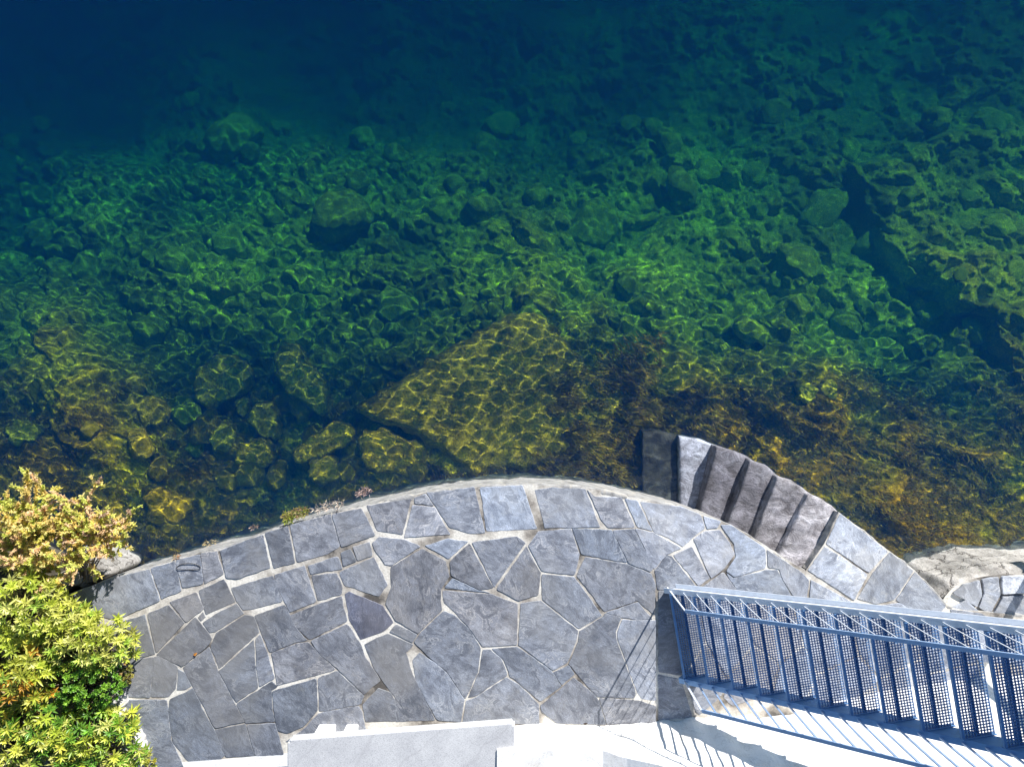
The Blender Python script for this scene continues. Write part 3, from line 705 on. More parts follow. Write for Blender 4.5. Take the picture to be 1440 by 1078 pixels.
STONES = [
[(80,843),(106,834),(113,853),(84,866)],[(107,832),(158,813),(210,800),(225,844),(162,872),(114,857)],[(212,799),(246,789),(255,831),(227,841)],
[(247,788),(281,779),(286,820),(257,826)],[(282,778),(305,775),(315,807),(288,820)],[(310,774),(343,761),(370,751),(380,797),(333,814),(318,812)],
[(373,749),(405,740),(415,791),(385,798)],[(408,738),(465,723),(478,768),(460,779),(418,790)],[(467,723),(508,714),(528,752),(480,769)],
[(516,711),(578,701),(566,751),(530,745)],[(580,710),(611,713),(633,751),(569,755)],[(583,700),(598,693),(609,710),(583,707)],
[(600,693),(667,685),(682,749),(660,749),(632,741)],[(675,685),(735,682),(755,743),(684,747)],[(752,689),(775,685),(823,687),(843,740),(766,742)],
[(826,688),(836,698),(874,699),(893,741),(855,742),(845,730)],[(879,701),(896,704),(917,746),(896,740)],[(900,705),(958,712),(986,724),(991,742),(974,755),(960,769),(942,757),(920,748)],
[(989,725),(1013,733),(1008,742),(994,743)],[(1014,738),(1028,738),(1076,771),(1077,798),(1033,811),(1021,803),(1035,783),(1032,763),(1020,747)],
[(1079,773),(1128,805),(1138,817),(1134,842),(1117,840),(1100,813),(1095,798),(1080,797)],[(975,757),(993,746),(1012,745),(1027,765),(1033,779),(1017,800),(1000,813)],
[(947,780),(973,768),(998,813),(982,823)],[(920,802),(938,780),(945,782),(979,824),(978,834),(925,828)],[(987,826),(1017,804),(1038,832),(1038,842),(990,834)],
[(1022,806),(1032,813),(1078,801),(1093,801),(1100,816),(1115,841),(1115,852),(1045,844)],
[(150,880),(203,864),(218,919),(187,927),(150,927)],[(207,863),(237,850),(260,875),(220,917)],[(239,846),(276,832),(287,855),(262,875)],
[(279,830),(315,814),(331,846),(289,864)],[(279,868),(285,860),(289,867),(283,873)],[(285,875),(309,860),(333,849),(343,862),(303,888),(295,889)],
[(220,920),(275,867),(294,890),(298,898),(294,906),(256,937)],[(257,938),(294,909),(308,945),(330,988),(344,1014),(302,1023),(285,990),(268,960)],[(303,1026),(345,1017),(358,1062),(318,1064)],
[(223,921),(250,936),(247,968),(237,979),(212,979),(217,924)],[(165,928),(216,924),(211,980),(178,979),(150,955)],[(251,940),(260,946),(269,964),(260,970),(249,969)],
[(239,982),(261,973),(271,967),(286,998),(303,1028),(317,1060),(300,1078),(270,1076),(243,1043),(237,998)],[(150,984),(212,983),(235,984),(241,1040),(262,1085),(150,1085)],
[(308,943),(357,899),(359,935),(363,966),(332,987)],[(360,897),(366,891),(376,918),(386,953),(365,965),(361,935)],[(304,890),(344,864),(357,866),(365,888),(308,940),(296,908)],
[(332,989),(383,957),(390,965),(382,970),(383,997),(387,1014),(345,1016)],[(347,1018),(387,1016),(391,1030),(399,1060),(359,1062)],[(383,971),(445,953),(447,998),(427,1021),(403,1031),(391,1027),(385,997)],
[(447,953),(474,943),(512,978),(505,990),(449,1000)],[(382,918),(417,905),(433,902),(457,925),(472,941),(390,963)],[(358,865),(400,850),(408,865),(417,883),(432,900),(415,903),(380,917),(367,888)],
[(325,826),(384,809),(392,832),(398,845),(350,857),(342,857),(332,844)],[(386,808),(428,795),(445,845),(408,860),(399,843),(390,827)],[(433,795),(475,782),(481,799),(437,807)],
[(479,777),(493,771),(501,788),(483,796)],[(496,769),(520,762),(524,781),(503,788)],[(438,809),(473,805),(482,825),(480,835),(447,844)],
[(477,804),(526,783),(545,822),(533,838),(512,832),(497,826),(484,823)],[(523,763),(533,755),(570,758),(591,768),(550,795),(542,793),(526,772)],[(485,835),(491,832),(524,845),(538,851),(553,875),(540,887),(507,899),(491,870)],
[(408,865),(445,850),(480,838),(488,873),(435,899),(417,882)],[(437,901),(489,876),(508,906),(513,921),(535,956),(512,976),(473,938),(450,919)],[(513,905),(545,890),(581,906),(571,916),(580,947),(596,980),(612,1012),(557,1014),(556,980),(540,960),(524,935)],
[(580,927),(590,917),(620,937),(630,948),(653,983),(648,1014),(615,1012),(598,982),(585,958)],[(548,887),(557,877),(587,892),(580,903)],[(582,902),(588,893),(624,858),(640,865),(660,885),(676,910),(672,945),(655,981),(628,943),(603,923)],
[(549,797),(594,771),(627,789),(632,810),(620,828),(620,845),(622,857),(588,890),(556,872),(542,848),(550,825)],[(599,767),(630,757),(658,761),(631,785)],[(632,790),(660,763),(694,826),(674,829),(635,809)],
[(625,826),(636,812),(673,830),(690,833)],[(664,762),(727,754),(739,763),(695,825)],[(698,828),(740,768),(760,805),(757,836),(729,844)],[(622,830),(692,835),(728,849),(727,906),(679,909),(660,882),(641,862),(624,846)],
[(679,913),(689,913),(705,925),(714,948),(669,978),(658,980),(674,945)],[(655,985),(669,980),(712,952),(730,962),(758,990),(758,1017),(650,1017)],[(692,912),(727,909),(775,942),(789,964),(760,986),(731,960),(717,950),(708,926)],
[(732,848),(760,844),(813,886),(811,900),(798,930),(778,942),(729,906)],[(743,767),(757,747),(803,743),(815,780),(808,808),(762,803)],[(805,743),(860,745),(882,790),(823,780),(817,778)],
[(862,746),(892,743),(919,798),(915,803),(884,792)],[(894,743),(918,748),(958,770),(938,779),(920,800)],[(762,807),(807,811),(829,840),(846,865),(814,884),(762,842)],
[(811,809),(823,783),(882,793),(916,806),(922,824),(920,864),(897,844),(850,860)],[(853,861),(897,846),(917,870),(897,871),(873,867)],[(815,887),(847,867),(852,862),(873,868),(866,888),(868,903),(894,972),(891,980),(840,979),(820,957),(800,933),(813,902)],
[(875,871),(897,872),(922,872),(922,985),(902,982),(895,970),(869,898),(868,888)],[(843,981),(897,984),(922,992),(922,1014),(854,1018)],[(760,992),(807,952),(837,977),(842,984),(852,1018),(783,1016),(762,1000)],
[(778,945),(800,935),(808,947),(790,963)],[(510,990),(532,967),(550,973),(556,985),(557,1012),(514,1014)],[(449,1002),(504,992),(509,1000),(515,1030),(403,1042),(428,1024)],[(503,972),(511,979),(507,988)],
# under and beyond the stair
[(926,830),(978,836),(992,900),(962,950),(926,944)],[(982,836),(1040,846),(1058,905),(1022,950),(994,902)],[(926,948),(958,955),(974,1008),(926,1012)],[(964,954),(992,906),(1020,954),(1014,978),(984,1004),(978,1000)],
[(1044,848),(1115,856),(1128,905),(1096,930),(1062,905)],[(1024,954),(1060,909),(1094,934),(1080,975),(1030,992),(1018,980)],[(1119,856),(1190,866),(1206,920),(1150,945),(1132,905)],[(1098,934),(1130,909),(1148,948),(1130,985),(1086,984)],
[(1152,949),(1206,924),(1236,955),(1200,985),(1136,985)],[(1194,866),(1270,872),(1292,925),(1238,951),(1210,918)],[(1274,872),(1345,876),(1372,930),(1296,948),(1296,925)],[(1350,876),(1440,890),(1450,935),(1376,930)],
[(1240,956),(1294,930),(1300,952),(1372,934),(1380,960),(1240,985)],
[(1181,722),(1248,775),(1222,805),(1162,764)],[(1160,768),(1220,807),(1201,843),(1136,801)],[(1251,776),(1284,802),(1258,843),(1231,848),(1206,841),(1227,806)],[(1287,803),(1330,852),(1320,864),(1285,859),(1260,843)],
[(1140,815),(1198,846),(1190,864),(1138,850)],[(1229,852),(1274,847),(1282,861),(1276,870),(1210,866)],[(1336,856),(1380,862),(1400,876),(1345,872)],
]
MORT = -.62
sr = random.Random(3)
def cx_(P): return sum(p[0] for p in P) / len(P)
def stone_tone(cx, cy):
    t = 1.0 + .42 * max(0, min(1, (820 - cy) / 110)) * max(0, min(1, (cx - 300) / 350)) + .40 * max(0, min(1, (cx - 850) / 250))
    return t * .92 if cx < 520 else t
def flag(mb, P, si, zz=0.0, tone=None, warm=0.0):
    """one flagstone: outline trimmed to the joint, corners chipped, edge eased"""
    if poly_area(P) < 0: P = P[::-1]
    c = Vector((sum(p[0] for p in P) / len(P), sum(p[1] for p in P) / len(P)))
    # trim to the joint, round the corners, roughen the outline
    Q = []
    n = len(P)
    for i in range(n):
        a, b, d = Vector(P[i - 1]), Vector(P[i]), Vector(P[(i + 1) % n])
        e1 = (b - a).normalized(); e2 = (d - b).normalized()
        nn = Vector((-e1.y, e1.x)) + Vector((-e2.y, e2.x))
        nn = nn / max(.35, nn.length_squared) * 2
        w = MORT * sr.uniform(.4, 1.5)
        b2 = b + nn * w * .6
        l = min((a - b).length, (d - b).length)
        rr = min(2.0, l * .16) * sr.uniform(.4, 1.5)
        Q += [b2 - e1 * rr, b2 - e1 * rr * .25 + e2 * rr * .25, b2 + e2 * rr]
    L = fine_line(Q + [Q[0]], 4.5)[:-1]
    L = [p + Vector((mnoise.noise((p.x * .11, p.y * .11, si)), mnoise.noise((p.x * .11, p.y * .11, si + 50)))) * .9 + Vector((mnoise.noise((p.x * .4, p.y * .4, si)), mnoise.noise((p.x * .4, p.y * .4, si + 9)))) * .45 for p in L]
    h0 = sr.uniform(.001, .006); tx = sr.gauss(0, .0006); ty = sr.gauss(0, .0006)
    k = len(L); vs = []; uvs = []
    ang = sr.gauss(.55, .5); ox = sr.uniform(0, 40); oy = sr.uniform(0, 40)
    for (ins, z) in ((0, -.03), (0, -.004), (.3, .0005), (.7, .0015)):
        for p in L:
            q = p + (c - p).normalized() * ins
            w = W(q.x, q.y, zz)
            vs.append((w.x, w.y, zz + z + (h0 + tx * (q.x - c.x) * .05 + ty * (q.y - c.y) * .05 if z > -.02 else 0)))
    fs = []
    for r_ in range(3):
        for i in range(k): fs.append((r_ * k + i, (r_ + 1) * k + i, (r_ + 1) * k + (i + 1) % k, r_ * k + (i + 1) % k))
    fs.append(tuple(3 * k + i for i in range(k - 1, -1, -1)))
    fs = [tuple(f) for f in fs]
    for v in vs: uvs.append((v[0] * math.cos(ang) - v[1] * math.sin(ang) + ox, v[0] * math.sin(ang) + v[1] * math.cos(ang) + oy))
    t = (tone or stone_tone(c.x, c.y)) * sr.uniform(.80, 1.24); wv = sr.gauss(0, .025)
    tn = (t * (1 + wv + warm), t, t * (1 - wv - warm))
    if si == 57: tn = (.62, .62, .72)
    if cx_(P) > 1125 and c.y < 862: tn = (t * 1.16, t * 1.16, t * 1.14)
    mb.add(vs, fs, tn, uvs)
paving = MB()
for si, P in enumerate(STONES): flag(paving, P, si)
def build_flags(mb, name, parent):
    o = mb.build(name, M_SLATE, parent)
    bm = bmesh.new(); bm.from_mesh(o.data); bmesh.ops.triangulate(bm, faces=[f for f in bm.faces if len(f.verts) > 4], ngon_method='EAR_CLIP'); bmesh.ops.recalc_face_normals(bm, faces=bm.faces[:]); bm.to_mesh(o.data); bm.free()
    return o
build_flags(paving, 'paving', platform)

# ------------------------------------------------------------------ stone steps down into the water
steps = empty('stone_steps', W(1050, 700, -1), 'curved flight of rough stone steps leading from the quay down into the water', 'steps')
LN = [((902,604),(908,694)),((955,612),(962,712)),((1008,627),(988,718)),((1056,646),(1026,737)),((1094,668),(1062,757)),((1138,693),(1097,779)),((1179,720),(1134,801))]
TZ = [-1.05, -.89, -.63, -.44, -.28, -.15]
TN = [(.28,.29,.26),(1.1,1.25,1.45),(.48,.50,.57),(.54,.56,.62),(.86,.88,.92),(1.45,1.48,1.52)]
for i in range(6):
    z = TZ[i]; (o0, i0), (o1, i1) = LN[i], LN[i + 1]
    nx = (Vector(o1) - Vector(o0)) * .22; ni = (Vector(i1) - Vector(i0)) * .35
    wi = Vector((-9, 15))
    Pq = [Vector(o0), (Vector(o0) + Vector(o1)) / 2 + Vector((2, -3)), Vector(o1) + nx, Vector(i1) + ni + wi * .6, Vector(i0) + wi * .6]
    Pw = [W(p.x, p.y, z) for p in Pq]
    zf = lambda x, y, z=z, s=i: z + .008 * mnoise.noise((x * 1.5, y * 1.5, s))
    # dense block with a rough top, chipped arrises and side faces
    L = [Vector((p.x, p.y)) for p in Pw]
    L = fine_line([p for p in L] + [L[0]], .035)[:-1]
    c = sum(L, Vector((0, 0))) / len(L); n = len(L)
    vs = [(c.x, c.y, zf(c.x, c.y))]; fs = []
    rings = [(.2, 0), (.4, 0), (.6, 0), (.78, 0), (.9, 0), (.965, -.006), (.99, -.022), (1.0, -.055), (1.0, -.16), (1.0, -.3), (1.0, -1.2)]
    for (r_, dz) in rings:
        for p in L:
            q = c + (p - c) * r_
            ch = .02 * max(0, mnoise.noise((p.x * 7, p.y * 7, i * 3))) if r_ > .93 else 0
            q2 = q + (p - c).normalized() * (.018 * mnoise.noise((q.x * 6, q.y * 6, dz * 8 + i))) * (1 if r_ > .9 else 0)
            zz = zf(q.x, q.y) + dz - ch + (.012 * mnoise.noise((q.x * 8, q.y * 8, i)) + .02 * mnoise.noise((q.x * 2.4, q.y * 2.4, i + 5)) if dz > -.2 else 0)
            vs.append((q2.x, q2.y, zz))
    for k in range(n): fs.append((0, 1 + k, 1 + (k + 1) % n))
    for a in range(len(rings) - 1):
        for k in range(n): fs.append((1 + a * n + k, 1 + (a + 1) * n + k, 1 + (a + 1) * n + (k + 1) % n, 1 + a * n + (k + 1) % n))
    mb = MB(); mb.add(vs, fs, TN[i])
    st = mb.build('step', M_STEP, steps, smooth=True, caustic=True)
    bm = bmesh.new(); bm.from_mesh(st.data); bmesh.ops.recalc_face_normals(bm, faces=bm.faces[:])
    if max(bm.faces, key=lambda f: f.calc_center_median().z).normal.z < 0: bmesh.ops.reverse_faces(bm, faces=bm.faces[:])
    bm.to_mesh(st.data); bm.free()
    st['label'] = ['lowest step, dark and under water', 'pale blue-grey step just above the water', 'dark purplish step', 'dark rough step', 'greyish brown step with a light edge', 'pale top step'][i]

# ------------------------------------------------------------------ rough stone ledge at the right edge
ledge = empty('stone_ledge', W(1400, 830), 'pale curved rubble ledge at the right edge, beside the weedy shallows', 'ledge')
LE = [(1318,872),(1322,850),(1330,836),(1342,824),(1356,816),(1382,810),(1420,806),(1480,804),(1620,806)]
lw = [W(x, y, -.05) for x, y in smooth_line(LE)]
mb = MB(); tp = [Vector((p.x, p.y, -.05)) for p in lw] + [W(1620, 900, -.05), W(1340, 890, -.05)]
mb.add(tp, [tuple(range(len(tp)))], (.62, .55, .48)); o_ = mb.build('ledge_top', M_MORTAR, ledge)
bm = bmesh.new(); bm.from_mesh(o_.data); bm.faces.ensure_lookup_table(); bm.faces[0].normal_update()
if bm.faces[0].normal.z < 0: bmesh.ops.reverse_faces(bm, faces=bm.faces[:])
bm.to_mesh(o_.data); bm.free()
def crust(line, parent):
    L = fine_line(line, .025); n = len(L); vs = []; fs = []; cs = []
    lev = [(-.20, -.06), (-.14, -.035), (-.09, -.03), (-.04, -.04), (0, -.06), (.03, -.10), (.05, -.17), (.06, -.3), (.06, -.6), (.1, -1.0), (.2, -1.8)]
    for k, (off, z) in enumerate(lev):
        for i in range(n):
            d = (L[min(i + 3, n - 1)] - L[max(i - 3, 0)]).normalized(); nr = Vector((-d.y, d.x, 0)); q = L[i]
            a = .05 * mnoise.noise((q.x * 4, q.y * 4, off * 6)) + .03 * mnoise.noise((q.x * 13, q.y * 13, off * 25))
            vs.append(tuple(q + nr * (off + a) + Vector((0, 0, z + .05 + a * .7 - .05)))); g = .68 + .4 * mnoise.noise((q.x * 6, q.y * 6, off * 9)); cs.append((g, g * .97, g * .93))
    for k in range(len(lev) - 1):
        for i in range(n - 1): fs.append((k * n + i, (k + 1) * n + i, (k + 1) * n + i + 1, k * n + i + 1))
    mb = MB(); mb.add(vs, fs, cs); mb.build('ledge_rim', M_CRAG, parent, smooth=True, caustic=True)
crust(lw, ledge)
lf_ = MB()
for k, (P, tn) in enumerate([
 ([(1340,834),(1356,822),(1378,816),(1381,836),(1374,853),(1358,843)], 1.5), ([(1382,815),(1404,811),(1407,836),(1393,862),(1377,854),(1384,834)], 1.4),
 ([(1409,811),(1442,809),(1444,832),(1410,835)], 1.5), ([(1446,808),(1500,807),(1500,830),(1448,831)], 1.4), ([(1338,855),(1360,843),(1386,870),(1350,872)], 1.3),
 ([(1396,864),(1411,839),(1440,837),(1440,884),(1400,880)], 1.35), ([(1444,836),(1520,834),(1520,890),(1444,884)], 1.35)]):
    flag(lf_, P, 200 + k, -.022, tn, .03)
build_flags(lf_, 'ledge_paving', ledge)

# ------------------------------------------------------------------ white wall at the back of the terrace
wall = empty('white_wall', W(1000, 1020), 'whitewashed retaining wall behind the steel stair, stained and rising to the right', 'wall')
BASE = [(700,1020),(790,1018),(860,1019),(940,1012),(1000,1008),(1060,1006),(1110,1004),(1180,984),(1260,968),(1340,956),(1440,948),(1560,940)]
def wall_h(x):
    pts = [(700, .50), (840, .56), (870, .66), (1000, 1.30), (1180, 2.3), (1340, 2.8), (1560, 2.8)]
    for (a, h1), (b, h2) in zip(pts[:-1], pts[1:]):
        if x <= b: return h1 + (h2 - h1) * (x - a) / (b - a)
    return 2.8
BL = fine_line([Vector(p) for p in BASE], 5)
vs = []; fs = []; n = len(BL); NZ = 26
for k in range(NZ + 1):
    for p in BL:
        hz = wall_h(p.x) * k / NZ; g = W(p.x, p.y, 0)
        off = .05 * mnoise.noise((g.x * 1.4, hz * 1.4, 3)) + .02 * mnoise.noise((g.x * 5, hz * 5, 7)) + .03 * (1 - k / NZ) * mnoise.noise((g.x * 6, 2, 1))
        vs.append((g.x, g.y + off - .10 * hz, hz - .02))
for p in BL:
    g = W(p.x, p.y, 0); h = wall_h(p.x); vs.append((g.x, g.y - .34 - .10 * h, h - .01))
for p in BL:
    g = W(p.x, p.y, 0); h = wall_h(p.x); vs.append((g.x, g.y - .40 - .10 * h, -.02))
for k in range(NZ + 2):
    for i in range(n - 1): fs.append((k * n + i, k * n + i + 1, (k + 1) * n + i + 1, (k + 1) * n + i))
fs.append(tuple(k * n for k in range(NZ + 3))); fs.append(tuple(k * n + n - 1 for k in range(NZ + 2, -1, -1)))
mb = MB(); mb.add(vs, fs); wl = mb.build('wall_face', M_PLASTER, wall, smooth=False)
bm = bmesh.new(); bm.from_mesh(wl.data); bmesh.ops.recalc_face_normals(bm, faces=bm.faces[:]); bm.to_mesh(wl.data); bm.free()
# pale ground behind the wall and along the foot of the bench
mb = MB()
q = [W(x, y, .004) for x, y in [(240,1072),(310,1067),(404,1058),(700,1024),(700,1300),(240,1300)]]
mb.add(q, [(5, 4, 3, 2, 1, 0)]); tag(mb.build('pavement', M_PLASTER), kind='structure')
mb = MB(); q = [W(x, y, 0) for x, y in [(695,1060),(1560,1030),(1560,1300),(695,1300)]]
q = [Vector((p.x, p.y, .46)) for p in q]
mb.add([*q, *[Vector((p.x, p.y, -.02)) for p in q]], [(3, 2, 1, 0), (0, 1, 5, 4), (3, 0, 4, 7), (1, 2, 6, 5)])
tag(mb.build('upper_pavement', M_PLASTER), kind='structure')

# ------------------------------------------------------------------ bench
bz = .46
bench = empty('stone_bench', W(560, 1050), 'pale speckled granite bench standing in front of the low white wall', 'bench')
c4 = [W(404, 1040, bz), W(724, 1016, bz), W(724, 1092, bz), W(404, 1108, bz)]
bm = bmesh.new()
top = [bm.verts.new(p) for p in c4]; bot = [bm.verts.new(p - Vector((0, 0, .13))) for p in c4]
bm.faces.new(top[::-1]); bm.faces.new(bot)
for i in range(4): bm.faces.new((top[i], top[(i + 1) % 4], bot[(i + 1) % 4], bot[i]))
bmesh.ops.recalc_face_normals(bm, faces=bm.faces[:])
bmesh.ops.bevel(bm, geom=[e for e in bm.edges if abs(e.verts[0].co.z - e.verts[1].co.z) > .05], offset=.03, segments=4, affect='EDGES')
me = bpy.data.meshes.new('seat'); bm.to_mesh(me); bm.free()
so_ = mesh_obj('seat', me, M_GRANITE, bench); m_ = so_.modifiers.new('bevel', 'BEVEL'); m_.width = .012; m_.segments = 3; m_.limit_method = 'ANGLE'
for px, wpx in ((461, 24), (496, 17), (655, 30), (690, 30)):
    mb = MB(); yy = 1017 if px < 600 else 1034
    g = W(px, yy, 0); hh = (bz - .132) / 2
    mb.box((g.x, g.y - .14, hh + .004), (wpx * U / 2, 0, 0), (0, .14, 0), (0, 0, hh - .002))
    mb.build('leg', M_PLASTER, bench, bevel=.012)

# ------------------------------------------------------------------ steel stair
D2 = Vector((.986, .165, 0)); D2.normalize()          # climbing direction (world)
N2 = Vector((D2.y, -D2.x, 0))                          # towards the near side (down in the photo)
FOOT = W(939, 829); WID = 1.085; SL_ = 1.0
GO = 26 * U; NT = 15
stair = empty('steel_stair', FOOT + N2 * WID / 2, 'blue-grey steel stair with open grating treads and thin railings, climbing right from the quay', 'stair')
def sp(t, side, z=0.0):
    """point t metres along the flight, side 0 far .. 1 near, z above the pitch line"""
    return FOOT + D2 * t + N2 * (WID * side) + Vector((0, 0, SL_ * t + z))
TEND = GO * (NT + .6)
ALONG = (D2 + Vector((0, 0, SL_))).normalized()
PERP = Vector((-ALONG.z * D2.x, -ALONG.z * D2.y, math.hypot(ALONG.x, ALONG.y)))
def stringer(side, mat):
    mb = MB(); s = -1 if side == 0 else 1
    a = sp(0, side, .02); b = sp(TEND, side, .02); L = (b - a).length / 2; c = (a + b) / 2
    mb.box(c, ALONG * L, N2 * .006, PERP * .085)
    mb.box(c + PERP * .088 + N2 * s * .028, ALONG * L, N2 * .034, PERP * .004)
    mb.box(c - PERP * .088 + N2 * s * .028, ALONG * L, N2 * .034, PERP * .004)
    return mb.build('stringer', mat, stair, bevel=.002)
stringer(0, M_STEEL_L); stringer(1, M_STEEL_D)  # far stringer's sunlit white and near one's shade put into their colours
def tread_meshes():
    dep = .318; w = WID - .03
    g = MB(); nb = 11
    for i in range(nb):
        x = -dep / 2 + .022 + (dep - .03) * i / (nb - 1)
        g.box(D2 * x, D2 * .0017, N2 * (w / 2), Vector((0, 0, .011)))
    ncr = 38
    for i in range(ncr):
        y = -w / 2 + .012 + (w - .024) * i / (ncr - 1)
        g.box(D2 * .008 + N2 * y, D2 * (dep / 2 - .012), N2 * .0018, Vector((0, 0, .008)))
    nz = MB()
    nz.box(D2 * (-dep / 2 + .003) - Vector((0, 0, .002)), D2 * .003, N2 * (w / 2), Vector((0, 0, .017)))
    nz.box(D2 * (-dep / 2 + .016) + Vector((0, 0, .0135)), D2 * .009, N2 * (w / 2), Vector((0, 0, .002)))
    bk = []
    for s in (-1, 1):
        b = MB(); b.box(N2 * s * (w / 2 + .003), D2 * (dep / 2), N2 * .0025, Vector((0, 0, .03))); bk.append(b)
    return g, nz, bk
T0 = None
for i in range(NT):
    c = FOOT + D2 * (GO * (i + .62)) + N2 * WID / 2 + Vector((0, 0, GO * SL_ * (i + .62) - .005))
    if T0 is None:
        g, nz, bk = tread_meshes()
        T0 = MB(); T0.box(Vector((0, 0, -.031)), D2 * .02, N2 * (WID / 2 - .02), Vector((0, 0, .004)))
        tr = T0.build('tread', M_STEEL_D); kids = [g.build('grating', M_STEEL_D), nz.build('nosing', M_STEEL_D)] + [b.build('bracket', M_STEEL_D) for b in bk]
        first = (tr, kids)
    else:
        tr = first[0].copy(); COL.objects.link(tr); kids = []
        for k in first[1]:
            kk = k.copy(); COL.objects.link(kk); kids.append(kk)
    tr.parent = stair; tr.location = c - stair.location
    for k in kids: k.parent = tr; k.location = (0, 0, 0)
def railing(side):
    s = side * 2 - 1; off = N2 * s * .03; HR = .90
    rl = MB()
    a = sp(.0, side, HR) + off; b = sp(TEND, side, HR) + off; L = (b - a).length / 2; c = (a + b) / 2
    rl.box(c, ALONG * L, N2 * .021, PERP * .008)
    hr = rl.build('handrail', M_STEEL, stair, bevel=.002)
    p = MB(); q0 = sp(.0, side, -.03) + off; q1 = sp(.0, side, HR - .008) + off
    p.box((q0 + q1) / 2, D2 * (.008 if side == 0 else .013), N2 * .008, Vector((0, 0, (q1 - q0).length / 2)))
    p.build('end_post', M_STEEL_L, stair)
    n = int(TEND / (GO * .56))
    for i in range(1, n):
        t = GO * .56 * i
        if t > TEND - .05: break
        bl = MB(); q0 = sp(t, side, .06) + off; q1 = sp(t, side, HR - .008) + off
        bw = .0034 if side == 0 else .0085
        bl.box((q0 + q1) / 2, D2 * bw, N2 * bw, Vector((0, 0, (q1 - q0).length / 2)))
        bl.build('baluster', M_STEEL_L if side == 0 else M_STEEL, stair)
railing(0); railing(1)
# steel landing the stair runs up to, above and beyond the frame
ld = MB(); a = sp(TEND, .5, .02)
ld.box(a + D2 * .75, D2 * .75, N2 * (WID / 2 + .1), Vector((0, 0, .05))); ld.build('landing', M_STEEL_D, stair)
for s_ in (-1, 1):
    pm = MB(); b_ = a + D2 * 1.4 + N2 * s_ * (WID / 2 + .02); hz = (b_.z - .05) / 2
    pm.box(Vector((b_.x, b_.y, hz)), D2 * .04, N2 * .04, Vector((0, 0, hz))); pm.build('landing_post', M_STEEL_D, stair)
# ------------------------------------------------------------------ planted bank at the left
gx = np.linspace(-9.5, -4.4, 150); gy = np.linspace(-7, -1.0, 170)
GX, GY = np.meshgrid(gx, gy[::-1])
ePx = 720 + GX / U; ePy = 539 - GY / U
line = [(-200, 735), (-40, 752), (40, 790), (90, 826), (112, 838)]
sd = seg_dist(ePx, ePy, line)                       # positive: below the line in the photo
plat = [(60, 846), (112, 838), (150, 880), (165, 960), (190, 1100)]
sp2 = seg_dist(ePx, ePy, plat)
inn = np.clip(sd / 45 + .15, 0, 1); inn = inn * inn * (3 - 2 * inn)
GZ = -2.2 + inn * 2.12 + .10 * fbm(GX * 1.6, GY * 1.6, 4) * inn + .05 * fbm(GX * 6, GY * 6, 3)
GZ = np.where((ePx > 150) & (ePy > 830), -.6, GZ)
GZ = np.where((ePx > 112) & (ePy < 850), np.minimum(GZ, -1.3), GZ)
bank = mesh_obj('bank', grid_mesh('bank', np.stack([GX, GY, GZ], -1)), M_SOIL, caustic=True); tag(bank, kind='structure')
def shore_rock(poly, z, th, label, tn=(1, 1, 1), seed=0, rough=.03, tilt=(0, 0)):
    P = [W(x, y, z) for x, y in poly]; c = sum(P, Vector()) / len(P)
    o = slab('shore_rock', P, lambda x, y: z + tilt[0] * (x - c.x) + tilt[1] * (y - c.y), th, M_CRAG if seed < 63 else M_PALEROCK, tn, rough, n=64, seed=seed, jag=.03)
    return tag(o, label, 'rock')
shore_rock([(88,782),(104,772),(122,776),(140,792),(156,806),(140,820),(112,832),(92,820),(82,800)], -.25, .8, 'pale grey cracked boulder under the heath at the corner of the quay', tn=(.55, .54, .53), seed=61, rough=.06, tilt=(-.25, -.1))
shore_rock([(60,812),(86,806),(98,826),(84,842),(58,840)], -.15, .5, 'small brown rock between the heath and the leafy shrubs', (.5,.45,.4), seed=62)
shore_rock([(168,1040),(186,1030),(200,1046),(200,1085),(168,1085)], .16, .25, 'whitish rounded kerb stone at the bottom beside the leafy shrub', (1.3,1.3,1.3), seed=63)
shore_rock([(146,996),(160,978),(172,986),(172,1012),(160,1024),(148,1016)], .14, .25, 'whitish rounded kerb stone peeping out beneath the green shrub', (1.3,1.3,1.3), seed=64)

# ------------------------------------------------------------------ shrubs
def leaf(mb, p, d, up, L, w, c, droop=.25):
    """a folded lance-shaped leaf"""
    d = d.normalized(); s = d.cross(up)
    if s.length < 1e-3: s = d.orthogonal()
    s.normalize(); n = s.cross(d).normalized()
    vs = [p]; fr = [(.35, 1.0), (.7, .72), (1.0, 0)]
    prof = []
    for f, ww in fr:
        m = p + d * L * f - n * (droop * L * f * f)
        if ww > 0: prof.append((m + s * w * ww + n * w * .35, m, m - s * w * ww + n * w * .35))
        else: prof.append((m,))
    vs += list(prof[0]) + list(prof[1]) + list(prof[2])
    mb.add(vs, [(0, 1, 2), (0, 2, 3), (1, 4, 5, 2), (2, 5, 6, 3), (4, 7, 5), (5, 7, 6)], c)

